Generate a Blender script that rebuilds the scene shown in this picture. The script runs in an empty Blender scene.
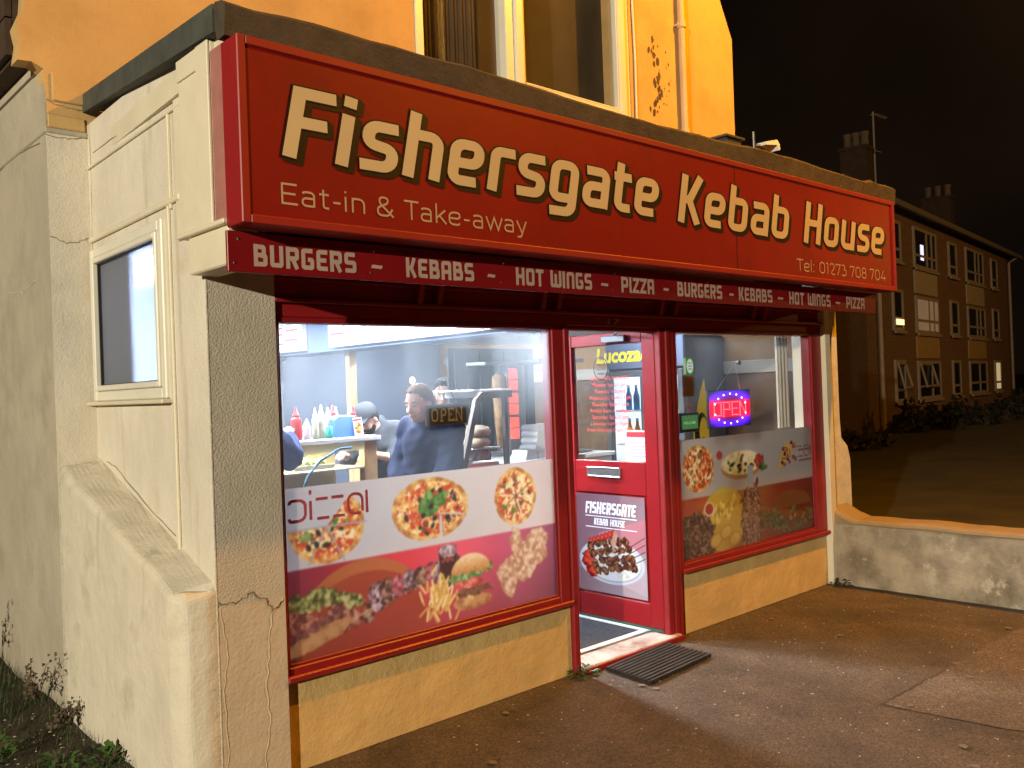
import bpy, bmesh, math, random
import numpy as np
from mathutils import Vector, Matrix
random.seed(7)
RNG = np.random.default_rng(7)
S = bpy.context.scene
COL = S.collection
PI = math.pi
R = math.radians

# ------------------------------------------------------------------ camera
ya, pi_, ro = 0.7443, 0.0055, -0.037
F_ = Vector((math.sin(ya)*math.cos(pi_), math.cos(ya)*math.cos(pi_), math.sin(pi_)))
R_ = Vector((math.cos(ya), -math.sin(ya), 0))
U_ = R_.cross(F_)
R2 = R_*math.cos(ro) + U_*math.sin(ro)
U2 = U_*math.cos(ro) - R_*math.sin(ro)
cam = bpy.data.cameras.new('camera')
cam.sensor_width = 36
cam.lens = 891.05/1024*36
cam.clip_start = .05
cam.clip_end = 800
co = bpy.data.objects.new('camera', cam)
COL.objects.link(co)
m = Matrix((R2, U2, -F_)).transposed().to_4x4()
m.translation = Vector((-1.5782, -3.4924, 1.62))
co.matrix_world = m
S.camera = co
S.view_settings.view_transform = 'Standard'
S.view_settings.look = 'None'
S.view_settings.gamma = 1
S.view_settings.exposure = 0.0
S.cycles.max_bounces = 10
S.cycles.transparent_max_bounces = 24
S.cycles.caustics_reflective = False
S.cycles.caustics_refractive = False
S.cycles.sample_clamp_indirect = 4
S.cycles.use_denoising = True

# ------------------------------------------------------------------ night sky
W = bpy.data.worlds.new('World')
S.world = W
W.use_nodes = True
nt = W.node_tree
nt.nodes.clear()
out = nt.nodes.new('ShaderNodeOutputWorld')
add = nt.nodes.new('ShaderNodeAddShader')
b1 = nt.nodes.new('ShaderNodeBackground')
b2 = nt.nodes.new('ShaderNodeBackground')
sk = nt.nodes.new('ShaderNodeTexSky')
sk.sky_type = 'NISHITA'
sk.sun_disc = False
sk.sun_elevation = R(-6)
sk.sun_rotation = R(120)
b1.inputs[1].default_value = .01
nt.links.new(sk.outputs[0], b1.inputs[0])
gt = nt.nodes.new('ShaderNodeTexCoord')
gn = nt.nodes.new('ShaderNodeTexNoise')
gn.inputs['Scale'].default_value = 2.2
gn.inputs['Detail'].default_value = 5
gr = nt.nodes.new('ShaderNodeValToRGB')
gr.color_ramp.elements[0].color = (.0032, .0020, .0012, 1)
gr.color_ramp.elements[1].color = (.0125, .0062, .0024, 1)
gr.color_ramp.elements[0].position = .35
gr.color_ramp.elements[1].position = .75
nt.links.new(gt.outputs['Generated'], gn.inputs['Vector'])
nt.links.new(gn.outputs['Fac'], gr.inputs[0])
nt.links.new(gr.outputs[0], b2.inputs[0])
b2.inputs[1].default_value = 1.0
nt.links.new(b1.outputs[0], add.inputs[0])
nt.links.new(b2.outputs[0], add.inputs[1])
nt.links.new(add.outputs[0], out.inputs[0])

# ------------------------------------------------------------------ lamps (strengths used by the lamp builders)
LED = dict(loc=(-15.8, -8.2, 5.2), power=16000, col=(1.0, .89, .66))     # cream lamp down the road to the left
SOD = dict(loc=(6.3, -2.6, 7.6), power=3100, col=(1.0, .39, .012))      # sodium lamp at the right
SOD2 = dict(loc=(38.0, -6.0, 7.5), power=2000, col=(1.0, .45, .07))
TUBE = dict(power=205, col=(.80, .90, 1.0))                              # fluorescent battens inside

def lamp(name, loc, power, col, size=.12, kind='POINT', rot=None, sx=1, sy=.1):
    l = bpy.data.lights.new(name, kind)
    l.energy = power
    l.color = col
    if kind == 'POINT':
        l.shadow_soft_size = size
    elif kind == 'SPOT':
        l.shadow_soft_size = size
        l.spot_size = R(sx)
        l.spot_blend = sy
    else:
        l.shape = 'RECTANGLE'
        l.size = sx
        l.size_y = sy
    o = bpy.data.objects.new(name, l)
    COL.objects.link(o)
    o.location = loc
    if rot:
        o.rotation_euler = rot
    return o

# ------------------------------------------------------------------ materials
MATS = {}
def s2l(c):
    return tuple(((x/12.92) if x <= .04045 else ((x+.055)/1.055)**2.4) for x in c)

def M(name, col, rough=.6, var=.12, vs=4, bump=0, bs=60, metal=0, spec=.4, stain=None, streak=None, chip=None, emit=None, coarse=0, cs=3, grain=None):
    if name in MATS:
        return MATS[name]
    mt = bpy.data.materials.new(name)
    mt.use_nodes = True
    n = mt.node_tree
    N = n.nodes
    L = n.links
    p = N['Principled BSDF']
    p.inputs['Roughness'].default_value = rough
    p.inputs['Metallic'].default_value = metal
    p.inputs['Specular IOR Level'].default_value = spec
    tc = N.new('ShaderNodeTexCoord')
    def noise(scale, detail=4, vec=None, rgh=.55):
        t = N.new('ShaderNodeTexNoise')
        t.inputs['Scale'].default_value = scale
        t.inputs['Detail'].default_value = detail
        t.inputs['Roughness'].default_value = rgh
        L.new(vec or tc.outputs['Object'], t.inputs['Vector'])
        return t.outputs['Fac']
    def ramp(fac, a, b, lo, hi):
        r = N.new('ShaderNodeValToRGB')
        r.color_ramp.elements[0].position = lo
        r.color_ramp.elements[1].position = hi
        r.color_ramp.elements[0].color = (*a, 1)
        r.color_ramp.elements[1].color = (*b, 1)
        L.new(fac, r.inputs[0])
        return r.outputs[0]
    def mix(fac, a, b):
        x = N.new('ShaderNodeMix')
        x.data_type = 'RGBA'
        L.new(fac, x.inputs['Factor'])
        for s, v in ((6, a), (7, b)):
            if isinstance(v, tuple):
                x.inputs[s].default_value = (*v, 1)
            else:
                L.new(v, x.inputs[s])
        return x.outputs[2]
    c = ramp(noise(vs, 6), tuple(x*(1-var) for x in col), tuple(min(1, x*(1+var)) for x in col), .3, .7)
    if streak:      # vertical run marks
        mp = N.new('ShaderNodeMapping')
        mp.inputs['Scale'].default_value = (streak[1], streak[1], streak[1]*.08)
        L.new(tc.outputs['Object'], mp.inputs[0])
        f = ramp(noise(1, 5, mp.outputs[0]), (0, 0, 0), (1, 1, 1), streak[2], streak[3])
        c = mix(f, c, streak[0])
    if stain:
        f = ramp(noise(stain[1], 7, rgh=.65), (0, 0, 0), (1, 1, 1), stain[2], stain[3])
        c = mix(f, c, stain[0])
    if chip:
        f = ramp(noise(chip[1], 8, rgh=.7), (0, 0, 0), (1, 1, 1), chip[2], chip[3])
        c = mix(f, c, chip[0])
    if grain:      # fine aggregate
        vr = N.new('ShaderNodeTexVoronoi')
        vr.inputs['Scale'].default_value = grain[1]
        L.new(tc.outputs['Object'], vr.inputs['Vector'])
        hs = N.new('ShaderNodeMapRange')
        hs.inputs[3].default_value = 1-grain[0]
        hs.inputs[4].default_value = 1+grain[0]
        sp_ = N.new('ShaderNodeSeparateColor')
        L.new(vr.outputs['Color'], sp_.inputs[0])
        L.new(sp_.outputs[0], hs.inputs[0])
        mu = N.new('ShaderNodeMix')
        mu.data_type = 'RGBA'
        mu.blend_type = 'MULTIPLY'
        mu.inputs['Factor'].default_value = 1
        L.new(c, mu.inputs[6])
        L.new(hs.outputs[0], mu.inputs[7])
        c = mu.outputs[2]
    L.new(c, p.inputs['Base Color'])
    prev = None
    for st, sc in ((coarse, cs), (bump, bs)):
        if st:
            b = N.new('ShaderNodeBump')
            b.inputs['Strength'].default_value = min(1, st)
            b.inputs['Distance'].default_value = .02 if sc < 30 else .006
            L.new(noise(sc, 5), b.inputs['Height'])
            if prev:
                L.new(prev, b.inputs['Normal'])
            prev = b.outputs[0]
    if prev:
        L.new(prev, p.inputs['Normal'])
    if emit:
        p.inputs['Emission Color'].default_value = (*emit[0], 1)
        p.inputs['Emission Strength'].default_value = emit[1]
    MATS[name] = mt
    return mt

def M_attr(name, rough=.35, emit=0, trans=0, spec=.4):
    if name in MATS:
        return MATS[name]
    mt = bpy.data.materials.new(name)
    mt.use_nodes = True
    n = mt.node_tree
    p = n.nodes['Principled BSDF']
    p.inputs['Roughness'].default_value = rough
    p.inputs['Specular IOR Level'].default_value = spec
    a = n.nodes.new('ShaderNodeAttribute')
    a.attribute_name = 'Col'
    n.links.new(a.outputs['Color'], p.inputs['Base Color'])
    if emit:
        n.links.new(a.outputs['Color'], p.inputs['Emission Color'])
        p.inputs['Emission Strength'].default_value = emit
    if trans:
        t = n.nodes.new('ShaderNodeBsdfTranslucent')
        n.links.new(a.outputs['Color'], t.inputs[0])
        mx = n.nodes.new('ShaderNodeMixShader')
        mx.inputs[0].default_value = trans
        n.links.new(p.outputs[0], mx.inputs[1])
        n.links.new(t.outputs[0], mx.inputs[2])
        n.links.new(mx.outputs[0], n.nodes['Material Output'].inputs[0])
    MATS[name] = mt
    return mt

def M_glass(name, fog=.1, refl=.05, fog_hi=.3, scale=1.6, tint=(1, 1, 1), rough=0.02):
    """clear pane with breath and grease fogging, thickened towards the top to imitate glare"""
    if name in MATS:
        return MATS[name]
    mt = bpy.data.materials.new(name)
    mt.use_nodes = True
    n = mt.node_tree
    N, L = n.nodes, n.links
    N.clear()
    o = N.new('ShaderNodeOutputMaterial')
    tr = N.new('ShaderNodeBsdfTransparent')
    tr.inputs[0].default_value = (*tint, 1)
    gl = N.new('ShaderNodeBsdfGlossy')
    gl.inputs['Roughness'].default_value = rough
    df = N.new('ShaderNodeBsdfDiffuse')
    df.inputs[0].default_value = (.8, .85, .9, 1)
    tl = N.new('ShaderNodeBsdfTranslucent')
    tl.inputs[0].default_value = (.8, .87, .95, 1)
    fm = N.new('ShaderNodeMixShader')
    fm.inputs[0].default_value = .85
    L.new(df.outputs[0], fm.inputs[1])
    L.new(tl.outputs[0], fm.inputs[2])
    tc = N.new('ShaderNodeTexCoord')
    mp = N.new('ShaderNodeMapping')
    mp.inputs['Scale'].default_value = (scale*1.2, scale*1.2, scale*.55)
    L.new(tc.outputs['Object'], mp.inputs[0])
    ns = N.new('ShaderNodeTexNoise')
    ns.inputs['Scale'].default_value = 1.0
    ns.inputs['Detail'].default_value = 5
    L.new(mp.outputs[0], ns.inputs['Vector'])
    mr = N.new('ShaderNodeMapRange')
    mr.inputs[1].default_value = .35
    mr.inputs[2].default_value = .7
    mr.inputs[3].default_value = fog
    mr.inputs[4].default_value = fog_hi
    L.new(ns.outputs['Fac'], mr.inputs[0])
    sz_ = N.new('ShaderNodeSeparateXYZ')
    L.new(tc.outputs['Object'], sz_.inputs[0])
    zr = N.new('ShaderNodeMapRange')  # fog grows with height, imitating the white glare near the top
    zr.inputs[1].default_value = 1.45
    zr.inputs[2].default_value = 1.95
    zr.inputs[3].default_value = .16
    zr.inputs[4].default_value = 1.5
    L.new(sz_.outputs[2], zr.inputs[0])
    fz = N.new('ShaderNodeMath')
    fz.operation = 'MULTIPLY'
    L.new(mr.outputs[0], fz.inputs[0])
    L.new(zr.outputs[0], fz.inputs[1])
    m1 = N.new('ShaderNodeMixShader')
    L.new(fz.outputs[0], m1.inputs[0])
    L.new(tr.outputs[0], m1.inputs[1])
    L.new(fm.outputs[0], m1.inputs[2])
    fr = N.new('ShaderNodeLayerWeight')
    fr.inputs[0].default_value = .5
    pw_ = N.new('ShaderNodeMath')
    pw_.operation = 'POWER'
    pw_.inputs[1].default_value = 4.5
    L.new(fr.outputs['Facing'], pw_.inputs[0])
    mm = N.new('ShaderNodeMath')
    mm.operation = 'MULTIPLY_ADD'
    mm.inputs[1].default_value = .55
    mm.inputs[2].default_value = refl*.6
    L.new(pw_.outputs[0], mm.inputs[0])
    m2 = N.new('ShaderNodeMixShader')
    L.new(mm.outputs[0], m2.inputs[0])
    L.new(m1.outputs[0], m2.inputs[1])
    L.new(gl.outputs[0], m2.inputs[2])
    L.new(m2.outputs[0], o.inputs[0])
    MATS[name] = mt
    return mt

def M_frost(name):
    mt = bpy.data.materials.new(name)
    mt.use_nodes = True
    n = mt.node_tree
    N, L = n.nodes, n.links
    N.clear()
    o = N.new('ShaderNodeOutputMaterial')
    rf = N.new('ShaderNodeBsdfRefraction')
    rf.inputs['Roughness'].default_value = .33
    rf.inputs['IOR'].default_value = 1.12
    rf.inputs[0].default_value = (.72, .80, 1, 1)
    tl = N.new('ShaderNodeBsdfTranslucent')
    tl.inputs[0].default_value = (.52, .64, .98, 1)
    m0 = N.new('ShaderNodeMixShader')
    m0.inputs[0].default_value = .75
    L.new(rf.outputs[0], m0.inputs[1])
    L.new(tl.outputs[0], m0.inputs[2])
    g = N.new('ShaderNodeBsdfGlossy')
    g.inputs['Roughness'].default_value = .08
    d = N.new('ShaderNodeBsdfDiffuse')
    d.inputs[0].default_value = (.46, .47, .52, 1)
    m1 = N.new('ShaderNodeMixShader')
    m1.inputs[0].default_value = .25
    L.new(m0.outputs[0], m1.inputs[1])
    L.new(d.outputs[0], m1.inputs[2])
    m2 = N.new('ShaderNodeMixShader')
    m2.inputs[0].default_value = .05
    L.new(m1.outputs[0], m2.inputs[1])
    L.new(g.outputs[0], m2.inputs[2])
    tc = N.new('ShaderNodeTexCoord')
    mp = N.new('ShaderNodeMapping')
    mp.inputs['Scale'].default_value = (90, 90, 14)
    L.new(tc.outputs['Object'], mp.inputs[0])
    ns = N.new('ShaderNodeTexNoise')
    ns.inputs['Scale'].default_value = 1
    L.new(mp.outputs[0], ns.inputs['Vector'])
    b = N.new('ShaderNodeBump')
    b.inputs['Strength'].default_value = .5
    b.inputs['Distance'].default_value = .004
    L.new(ns.outputs['Fac'], b.inputs['Height'])
    for x in (rf, g, tl):
        L.new(b.outputs[0], x.inputs['Normal'])
    L.new(m2.outputs[0], o.inputs[0])
    return mt

# ------------------------------------------------------------------ mesh builder
class MB:
    def __init__(s):
        s.v = []
        s.f = []
        s.mi = []
        s.m = 0
    def add(s, vs, fs):
        b = len(s.v)
        s.v += [tuple(p) for p in vs]
        s.f += [tuple(i+b for i in f) for f in fs]
        s.mi += [s.m]*len(fs)
        return s
    def box(s, x0, x1, y0, y1, z0, z1, bv=0, seg=1):
        if bv <= 0:
            vs = [(x, y, z) for x in (x0, x1) for y in (y0, y1) for z in (z0, z1)]
            return s.add(vs, [(0, 1, 3, 2), (4, 6, 7, 5), (0, 4, 5, 1), (2, 3, 7, 6), (0, 2, 6, 4), (1, 5, 7, 3)])
        bm = bmesh.new()
        bmesh.ops.create_cube(bm, size=1)
        for v in bm.verts:
            v.co = Vector(((x0+x1)/2+v.co.x*(x1-x0), (y0+y1)/2+v.co.y*(y1-y0), (z0+z1)/2+v.co.z*(z1-z0)))
        bmesh.ops.bevel(bm, geom=bm.edges[:], offset=bv, segments=seg, affect='EDGES', profile=.5)
        return s.bm(bm)
    def bm(s, bm):
        bm.verts.ensure_lookup_table()
        bm.verts.index_update()
        s.add([v.co[:] for v in bm.verts], [[v.index for v in f.verts] for f in bm.faces])
        bm.free()
        return s
    def tube(s, pts, r, n=8, cap=True):
        pts = [Vector(p) for p in pts]
        rr = r if isinstance(r, (list, tuple)) else [r]*len(pts)
        vs, fs = [], []
        for i, p in enumerate(pts):
            t = (pts[min(i+1, len(pts)-1)]-pts[max(i-1, 0)]).normalized()
            a = Vector((0, 0, 1)) if abs(t.z) < .9 else Vector((1, 0, 0))
            u = t.cross(a).normalized()
            w = t.cross(u)
            for k in range(n):
                th = 2*PI*k/n
                vs.append(p+rr[i]*(math.cos(th)*u+math.sin(th)*w))
        for i in range(len(pts)-1):
            for k in range(n):
                fs.append((i*n+k, i*n+(k+1) % n, (i+1)*n+(k+1) % n, (i+1)*n+k))
        if cap:
            fs.append(tuple(range(n)))
            fs.append(tuple((len(pts)-1)*n+k for k in range(n)))
        return s.add(vs, fs)
    def lathe(s, prof, c=(0, 0, 0), n=16):
        vs, fs = [], []
        for (r, z) in prof:
            for k in range(n):
                th = 2*PI*k/n
                vs.append((c[0]+r*math.cos(th), c[1]+r*math.sin(th), c[2]+z))
        for i in range(len(prof)-1):
            for k in range(n):
                fs.append((i*n+k, i*n+(k+1) % n, (i+1)*n+(k+1) % n, (i+1)*n+k))
        fs.append(tuple(range(n)))
        fs.append(tuple((len(prof)-1)*n+k for k in range(n)))
        return s.add(vs, fs)
    def prism(s, poly, o, u, v, d):
        """polygon (a,b) in the plane o + a*u + b*v, extruded along d"""
        o, u, v, d = map(Vector, (o, u, v, d))
        n = len(poly)
        vs = [o+u*a+v*b for a, b in poly]+[o+u*a+v*b+d for a, b in poly]
        fs = [tuple(range(n)), tuple(range(2*n-1, n-1, -1))]+[(i, (i+1) % n, n+(i+1) % n, n+i) for i in range(n)]
        return s.add(vs, fs)
    def sheet(s, poly, o, u, v):
        o, u, v = map(Vector, (o, u, v))
        return s.add([o+u*a+v*b for a, b in poly], [tuple(range(len(poly)))])
    def grid(s, x0, x1, y0, y1, nx, ny, fz):
        vs = [(x0+(x1-x0)*i/nx, y0+(y1-y0)*j/ny, 0) for j in range(ny+1) for i in range(nx+1)]
        vs = [(x, y, fz(x, y)) for x, y, _ in vs]
        fs = [(j*(nx+1)+i, j*(nx+1)+i+1, (j+1)*(nx+1)+i+1, (j+1)*(nx+1)+i) for j in range(ny) for i in range(nx)]
        return s.add(vs, fs)
    def build(s, name, mat, parent=None, smooth=False, world=True, fix=True):
        me = bpy.data.meshes.new(name)
        off = Vector((0, 0, 0))
        if parent and world:
            p = parent
            while p:
                off += p.location
                p = p.parent
        me.from_pydata([tuple(Vector(v)-off) for v in s.v], [], s.f)
        for x in (mat if isinstance(mat, (list, tuple)) else [mat]):
            me.materials.append(x)
        if isinstance(mat, (list, tuple)):
            me.polygons.foreach_set('material_index', s.mi)
        if fix:
            bm = bmesh.new()
            bm.from_mesh(me)
            bmesh.ops.recalc_face_normals(bm, faces=bm.faces)
            bm.to_mesh(me)
            bm.free()
        if smooth:
            me.polygons.foreach_set('use_smooth', [True]*len(me.polygons))
        o = bpy.data.objects.new(name, me)
        COL.objects.link(o)
        if parent:
            o.parent = parent
        return o

def tag(o, label=None, cat=None, group=None, kind=None):
    if label: o['label'] = label
    if cat: o['category'] = cat
    if group: o['group'] = group
    if kind: o['kind'] = kind
    return o

def thing(name, label, cat, loc=(0, 0, 0), group=None):
    o = bpy.data.objects.new(name, None)
    o.empty_display_size = .1
    COL.objects.link(o)
    o.location = loc
    return tag(o, label, cat, group)

def copy_tree(o, parent=None):
    c = o.copy()
    COL.objects.link(c)
    if parent:
        c.parent = parent
    for ch in list(o.children):
        copy_tree(ch, c)
    return c

def frame_box(mb, x0, x1, z0, z1, w, y0, y1, bv=.004, wb=None, wt=None):
    """rectangular frame in an XZ plane, butted at the corners"""
    wb = wb or w
    wt = wt or w
    mb.box(x0, x0+w, y0, y1, z0, z1, bv)
    mb.box(x1-w, x1, y0, y1, z0, z1, bv)
    mb.box(x0+w, x1-w, y0+.001, y1-.001, z0, z0+wb, bv)
    mb.box(x0+w, x1-w, y0+.001, y1-.001, z1-wt, z1, bv)

def frame_box_y(mb, y0, y1, z0, z1, w, x0, x1, bv=.004, wb=None):
    wb = wb or w
    mb.box(x0, x1, y0, y0+w, z0, z1, bv)
    mb.box(x0, x1, y1-w, y1, z0, z1, bv)
    mb.box(x0+.001, x1-.001, y0+w, y1-w, z0, z0+wb, bv)
    mb.box(x0+.001, x1-.001, y0+w, y1-w, z1-w, z1, bv)

# ------------------------------------------------------------------ lettering
def rnd(pts, r, closed=False):
    """round the corners of a polyline"""
    P = [np.array(p, float) for p in pts]
    n = len(P)
    outp = []
    for i in range(n):
        if not closed and i in (0, n-1):
            outp.append(P[i])
            continue
        a, b, c = P[i-1], P[i], P[(i+1) % n]
        u, v = a-b, c-b
        lu, lv = np.linalg.norm(u), np.linalg.norm(v)
        u, v = u/lu, v/lv
        ang = math.acos(max(-1, min(1, float(u@v))))
        if ang > 2.9:
            outp.append(b)
            continue
        d = min(r/math.tan(ang/2), lu*.48, lv*.48)
        rr = d*math.tan(ang/2)
        bis = (u+v)/np.linalg.norm(u+v)
        cen = b+bis*(rr/math.sin(ang/2))
        p0, p1 = b+u*d, b+v*d
        a0 = math.atan2(*(p0-cen)[::-1])
        a1 = math.atan2(*(p1-cen)[::-1])
        da = (a1-a0+PI) % (2*PI)-PI
        for k in range(6):
            t = a0+da*k/5
            outp.append(cen+rr*np.array([math.cos(t), math.sin(t)]))
    return outp

def ribbon(pts, w, closed=False):
    """quad strip of width w along a polyline; returns (points, faces)"""
    P = [np.array(p, float) for p in pts]
    if closed:
        P = P+[P[0]]
    n = len(P)
    vs, fs = [], []
    for i in range(n):
        if closed and i in (0, n-1):
            t1 = P[0]-P[-2]
            t2 = P[1]-P[0]
        else:
            t1 = P[i]-P[i-1] if i else P[1]-P[0]
            t2 = P[i+1]-P[i] if i < n-1 else t1
        t1 = t1/(np.linalg.norm(t1)+1e-9)
        t2 = t2/(np.linalg.norm(t2)+1e-9)
        t = t1+t2
        t = t/(np.linalg.norm(t)+1e-9)
        nn = np.array([-t[1], t[0]])
        k = 1/max(.4, float(nn@np.array([-t1[1], t1[0]])))
        vs += [P[i]+nn*w/2*k, P[i]-nn*w/2*k]
        if i:
            fs.append((2*i-2, 2*i-1, 2*i+1, 2*i))
    return vs, fs

a_, x_, m_ = .08, .66, .39      # stroke centre lines of the rounded sign letters
FONT_A = {   # glyph: (advance, [(points, corner radius, closed)])
 'F': (.60, [([(.1, 0), (.1, .905), (.56, .905)], .0, 0), ([(.12, .5), (.5, .5)], 0, 0)]),
 'i': (.25, [([(.1, 0), (.1, .74)], 0, 0), ([(.1, .84), (.1, 1.0)], 0, 0)]),
 's': (.57, [([(.50, x_), (.1, x_), (.1, .40), (.46, .34), (.46, a_), (.03, a_)], .13, 0)]),
 'h': (.62, [([(.1, 0), (.1, 1)], 0, 0), ([(.1, x_), (.49, x_), (.49, 0)], .14, 0)]),
 'e': (.62, [([(.49, a_), (.1, a_), (.1, x_), (.49, x_), (.49, m_-.03), (.16, m_-.03)], .13, 0)]),
 'r': (.45, [([(.1, 0), (.1, x_), (.44, x_)], .10, 0)]),
 'g': (.62, [([(.49, a_), (.1, a_), (.1, x_), (.49, x_), (.49, -.16), (.06, -.16)], .13, 0)]),
 'a': (.61, [([(.06, x_), (.49, x_), (.49, 0)], .13, 0), ([(.49, m_), (.1, m_), (.1, a_), (.49, a_)], .12, 0)]),
 't': (.45, [([(.13, .92), (.13, a_), (.42, a_)], .13, 0), ([(.0, x_), (.40, x_)], 0, 0)]),
 'K': (.62, [([(.1, 0), (.1, 1)], 0, 0), ([(.15, .48), (.27, .50), (.50, 1)], 0, 0), ([(.24, .52), (.52, 0)], 0, 0)]),
 'b': (.62, [([(.1, 1), (.1, a_), (.49, a_), (.49, x_), (.1, x_)], .13, 0)]),
 'H': (.68, [([(.1, 0), (.1, 1)], 0, 0), ([(.54, 0), (.54, 1)], 0, 0), ([(.12, .5), (.52, .5)], 0, 0)]),
 'o': (.62, [([(.1, a_), (.49, a_), (.49, x_), (.1, x_)], .13, 1)]),
 'u': (.62, [([(.1, .74), (.1, a_), (.49, a_)], .13, 0), ([(.49, .74), (.49, 0)], 0, 0)]),
 ' ': (.30, [])}
t_, b_ = .885, .115
FONT_B = {
 'B': (.68, [([(.12, 0), (.12, 1)], 0, 0), ([(.12, t_), (.47, t_), (.47, .52), (.12, .52)], .06, 0), ([(.3, .5), (.53, .5), (.53, b_), (.12, b_)], .06, 0)]),
 'U': (.68, [([(.12, 1), (.12, b_), (.53, b_), (.53, 1)], .06, 0)]),
 'R': (.68, [([(.12, 0), (.12, 1)], 0, 0), ([(.12, t_), (.53, t_), (.53, .48), (.12, .48)], .06, 0), ([(.33, .46), (.53, 0)], 0, 0)]),
 'G': (.68, [([(.56, t_), (.12, t_), (.12, b_), (.53, b_), (.53, .48), (.33, .48)], .06, 0)]),
 'E': (.62, [([(.56, t_), (.12, t_), (.12, b_), (.56, b_)], .06, 0), ([(.14, .5), (.5, .5)], 0, 0)]),
 'S': (.66, [([(.56, t_), (.12, t_), (.12, .5), (.53, .5), (.53, b_), (.06, b_)], .06, 0)]),
 'K': (.66, [([(.12, 0), (.12, 1)], 0, 0), ([(.16, .48), (.34, .5), (.5, 1)], 0, 0), ([(.30, .5), (.54, 0)], 0, 0)]),
 'A': (.68, [([(.12, 0), (.12, t_), (.53, t_), (.53, 0)], .06, 0), ([(.14, .42), (.5, .42)], 0, 0)]),
 'H': (.68, [([(.12, 0), (.12, 1)], 0, 0), ([(.53, 0), (.53, 1)], 0, 0), ([(.14, .5), (.5, .5)], 0, 0)]),
 'O': (.68, [([(.12, b_), (.53, b_), (.53, t_), (.12, t_)], .06, 1)]),
 'T': (.60, [([(.3, 0), (.3, .9)], 0, 0), ([(.02, t_), (.58, t_)], 0, 0)]),
 'W': (.90, [([(.12, 1), (.12, b_), (.76, b_), (.76, 1)], .06, 0), ([(.44, .1), (.44, .8)], 0, 0)]),
 'I': (.28, [([(.12, 0), (.12, 1)], 0, 0)]),
 'N': (.68, [([(.12, 0), (.12, t_), (.53, t_), (.53, 0)], .08, 0)]),
 'P': (.66, [([(.12, 0), (.12, 1)], 0, 0), ([(.12, t_), (.53, t_), (.53, .42), (.12, .42)], .06, 0)]),
 'Z': (.62, [([(.04, t_), (.53, t_), (.08, b_), (.56, b_)], 0, 0)]),
 'F': (.60, [([(.12, 0), (.12, t_), (.56, t_)], 0, 0), ([(.14, .48), (.48, .48)], 0, 0)]),
 '-': (.5, [([(.04, .45), (.44, .45)], 0, 0)]),
 ' ': (.4, [])}
FONT_C = {
 'E': (.72, [([(.06, 0), (.06, 1)], 0, 0), ([(.06, .955), (.62, .955)], 0, 0), ([(.06, .51), (.56, .51)], 0, 0), ([(.06, .045), (.64, .045)], 0, 0)]),
 'a': (.66, [([(.05, .62), (.14, .69), (.50, .69), (.50, 0)], .2, 0), ([(.50, .40), (.05, .40), (.05, .04), (.50, .04), (.50, .2)], .16, 0)]),
 't': (.46, [([(.16, .92), (.16, .04), (.38, .04)], .15, 0), ([(.0, .69), (.38, .69)], 0, 0)]),
 '-': (.44, [([(.04, .36), (.34, .36)], 0, 0)]),
 'i': (.24, [([(.06, 0), (.06, .73)], 0, 0), ([(.06, .90), (.06, 1.0)], 0, 0)]),
 'n': (.68, [([(.06, 0), (.06, .73)], 0, 0), ([(.06, .42), (.06, .69), (.54, .69), (.54, 0)], .24, 0)]),
 '&': (.84, [([(.74, 0), (.14, .66), (.14, .955), (.50, .955), (.50, .68), (.05, .42), (.05, .045), (.52, .045), (.70, .40)], .2, 0)]),
 'T': (.70, [([(.34, 0), (.34, .95)], 0, 0), ([(.0, .955), (.68, .955)], 0, 0)]),
 'k': (.60, [([(.06, 0), (.06, 1.05)], 0, 0), ([(.09, .30), (.50, .73)], 0, 0), ([(.22, .40), (.54, 0)], 0, 0)]),
 'e': (.70, [([(.58, .13), (.50, .04), (.05, .04), (.05, .69), (.58, .69), (.58, .37), (.08, .37)], .24, 0)]),
 'w': (.94, [([(.02, .73), (.24, .03), (.45, .70), (.66, .03), (.88, .73)], 0, 0)]),
 'y': (.62, [([(.02, .73), (.30, .04)], 0, 0), ([(.56, .73), (.24, -.20), (.04, -.20)], .08, 0)]),
 'l': (.24, [([(.06, 0), (.06, 1.05)], 0, 0)]),
 ':': (.28, [([(.06, .02), (.06, .13)], 0, 0), ([(.06, .60), (.06, .71)], 0, 0)]),
 '0': (.74, [([(.06, .045), (.62, .045), (.62, .955), (.06, .955)], .28, 1)]),
 '1': (.40, [([(.02, .955), (.22, .955), (.22, 0)], 0, 0)]),
 '2': (.66, [([(.04, .82), (.12, .955), (.52, .955), (.52, .62), (.05, .045), (.60, .045)], .2, 0)]),
 '7': (.64, [([(.04, .80), (.04, .955), (.56, .955), (.20, 0)], 0, 0)]),
 '3': (.66, [([(.06, .955), (.54, .955), (.26, .56), (.56, .56), (.56, .045), (.12, .045), (.04, .12)], .2, 0)]),
 '8': (.72, [([(.10, .53), (.10, .955), (.56, .955), (.56, .53)], .22, 1), ([(.06, .53), (.06, .045), (.60, .045), (.60, .53)], .22, 1)]),
 '4': (.74, [([(.40, .98), (.05, .26), (.68, .26)], 0, 0), ([(.50, 0), (.50, .55)], 0, 0)]),
 ' ': (.30, [])}
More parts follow.
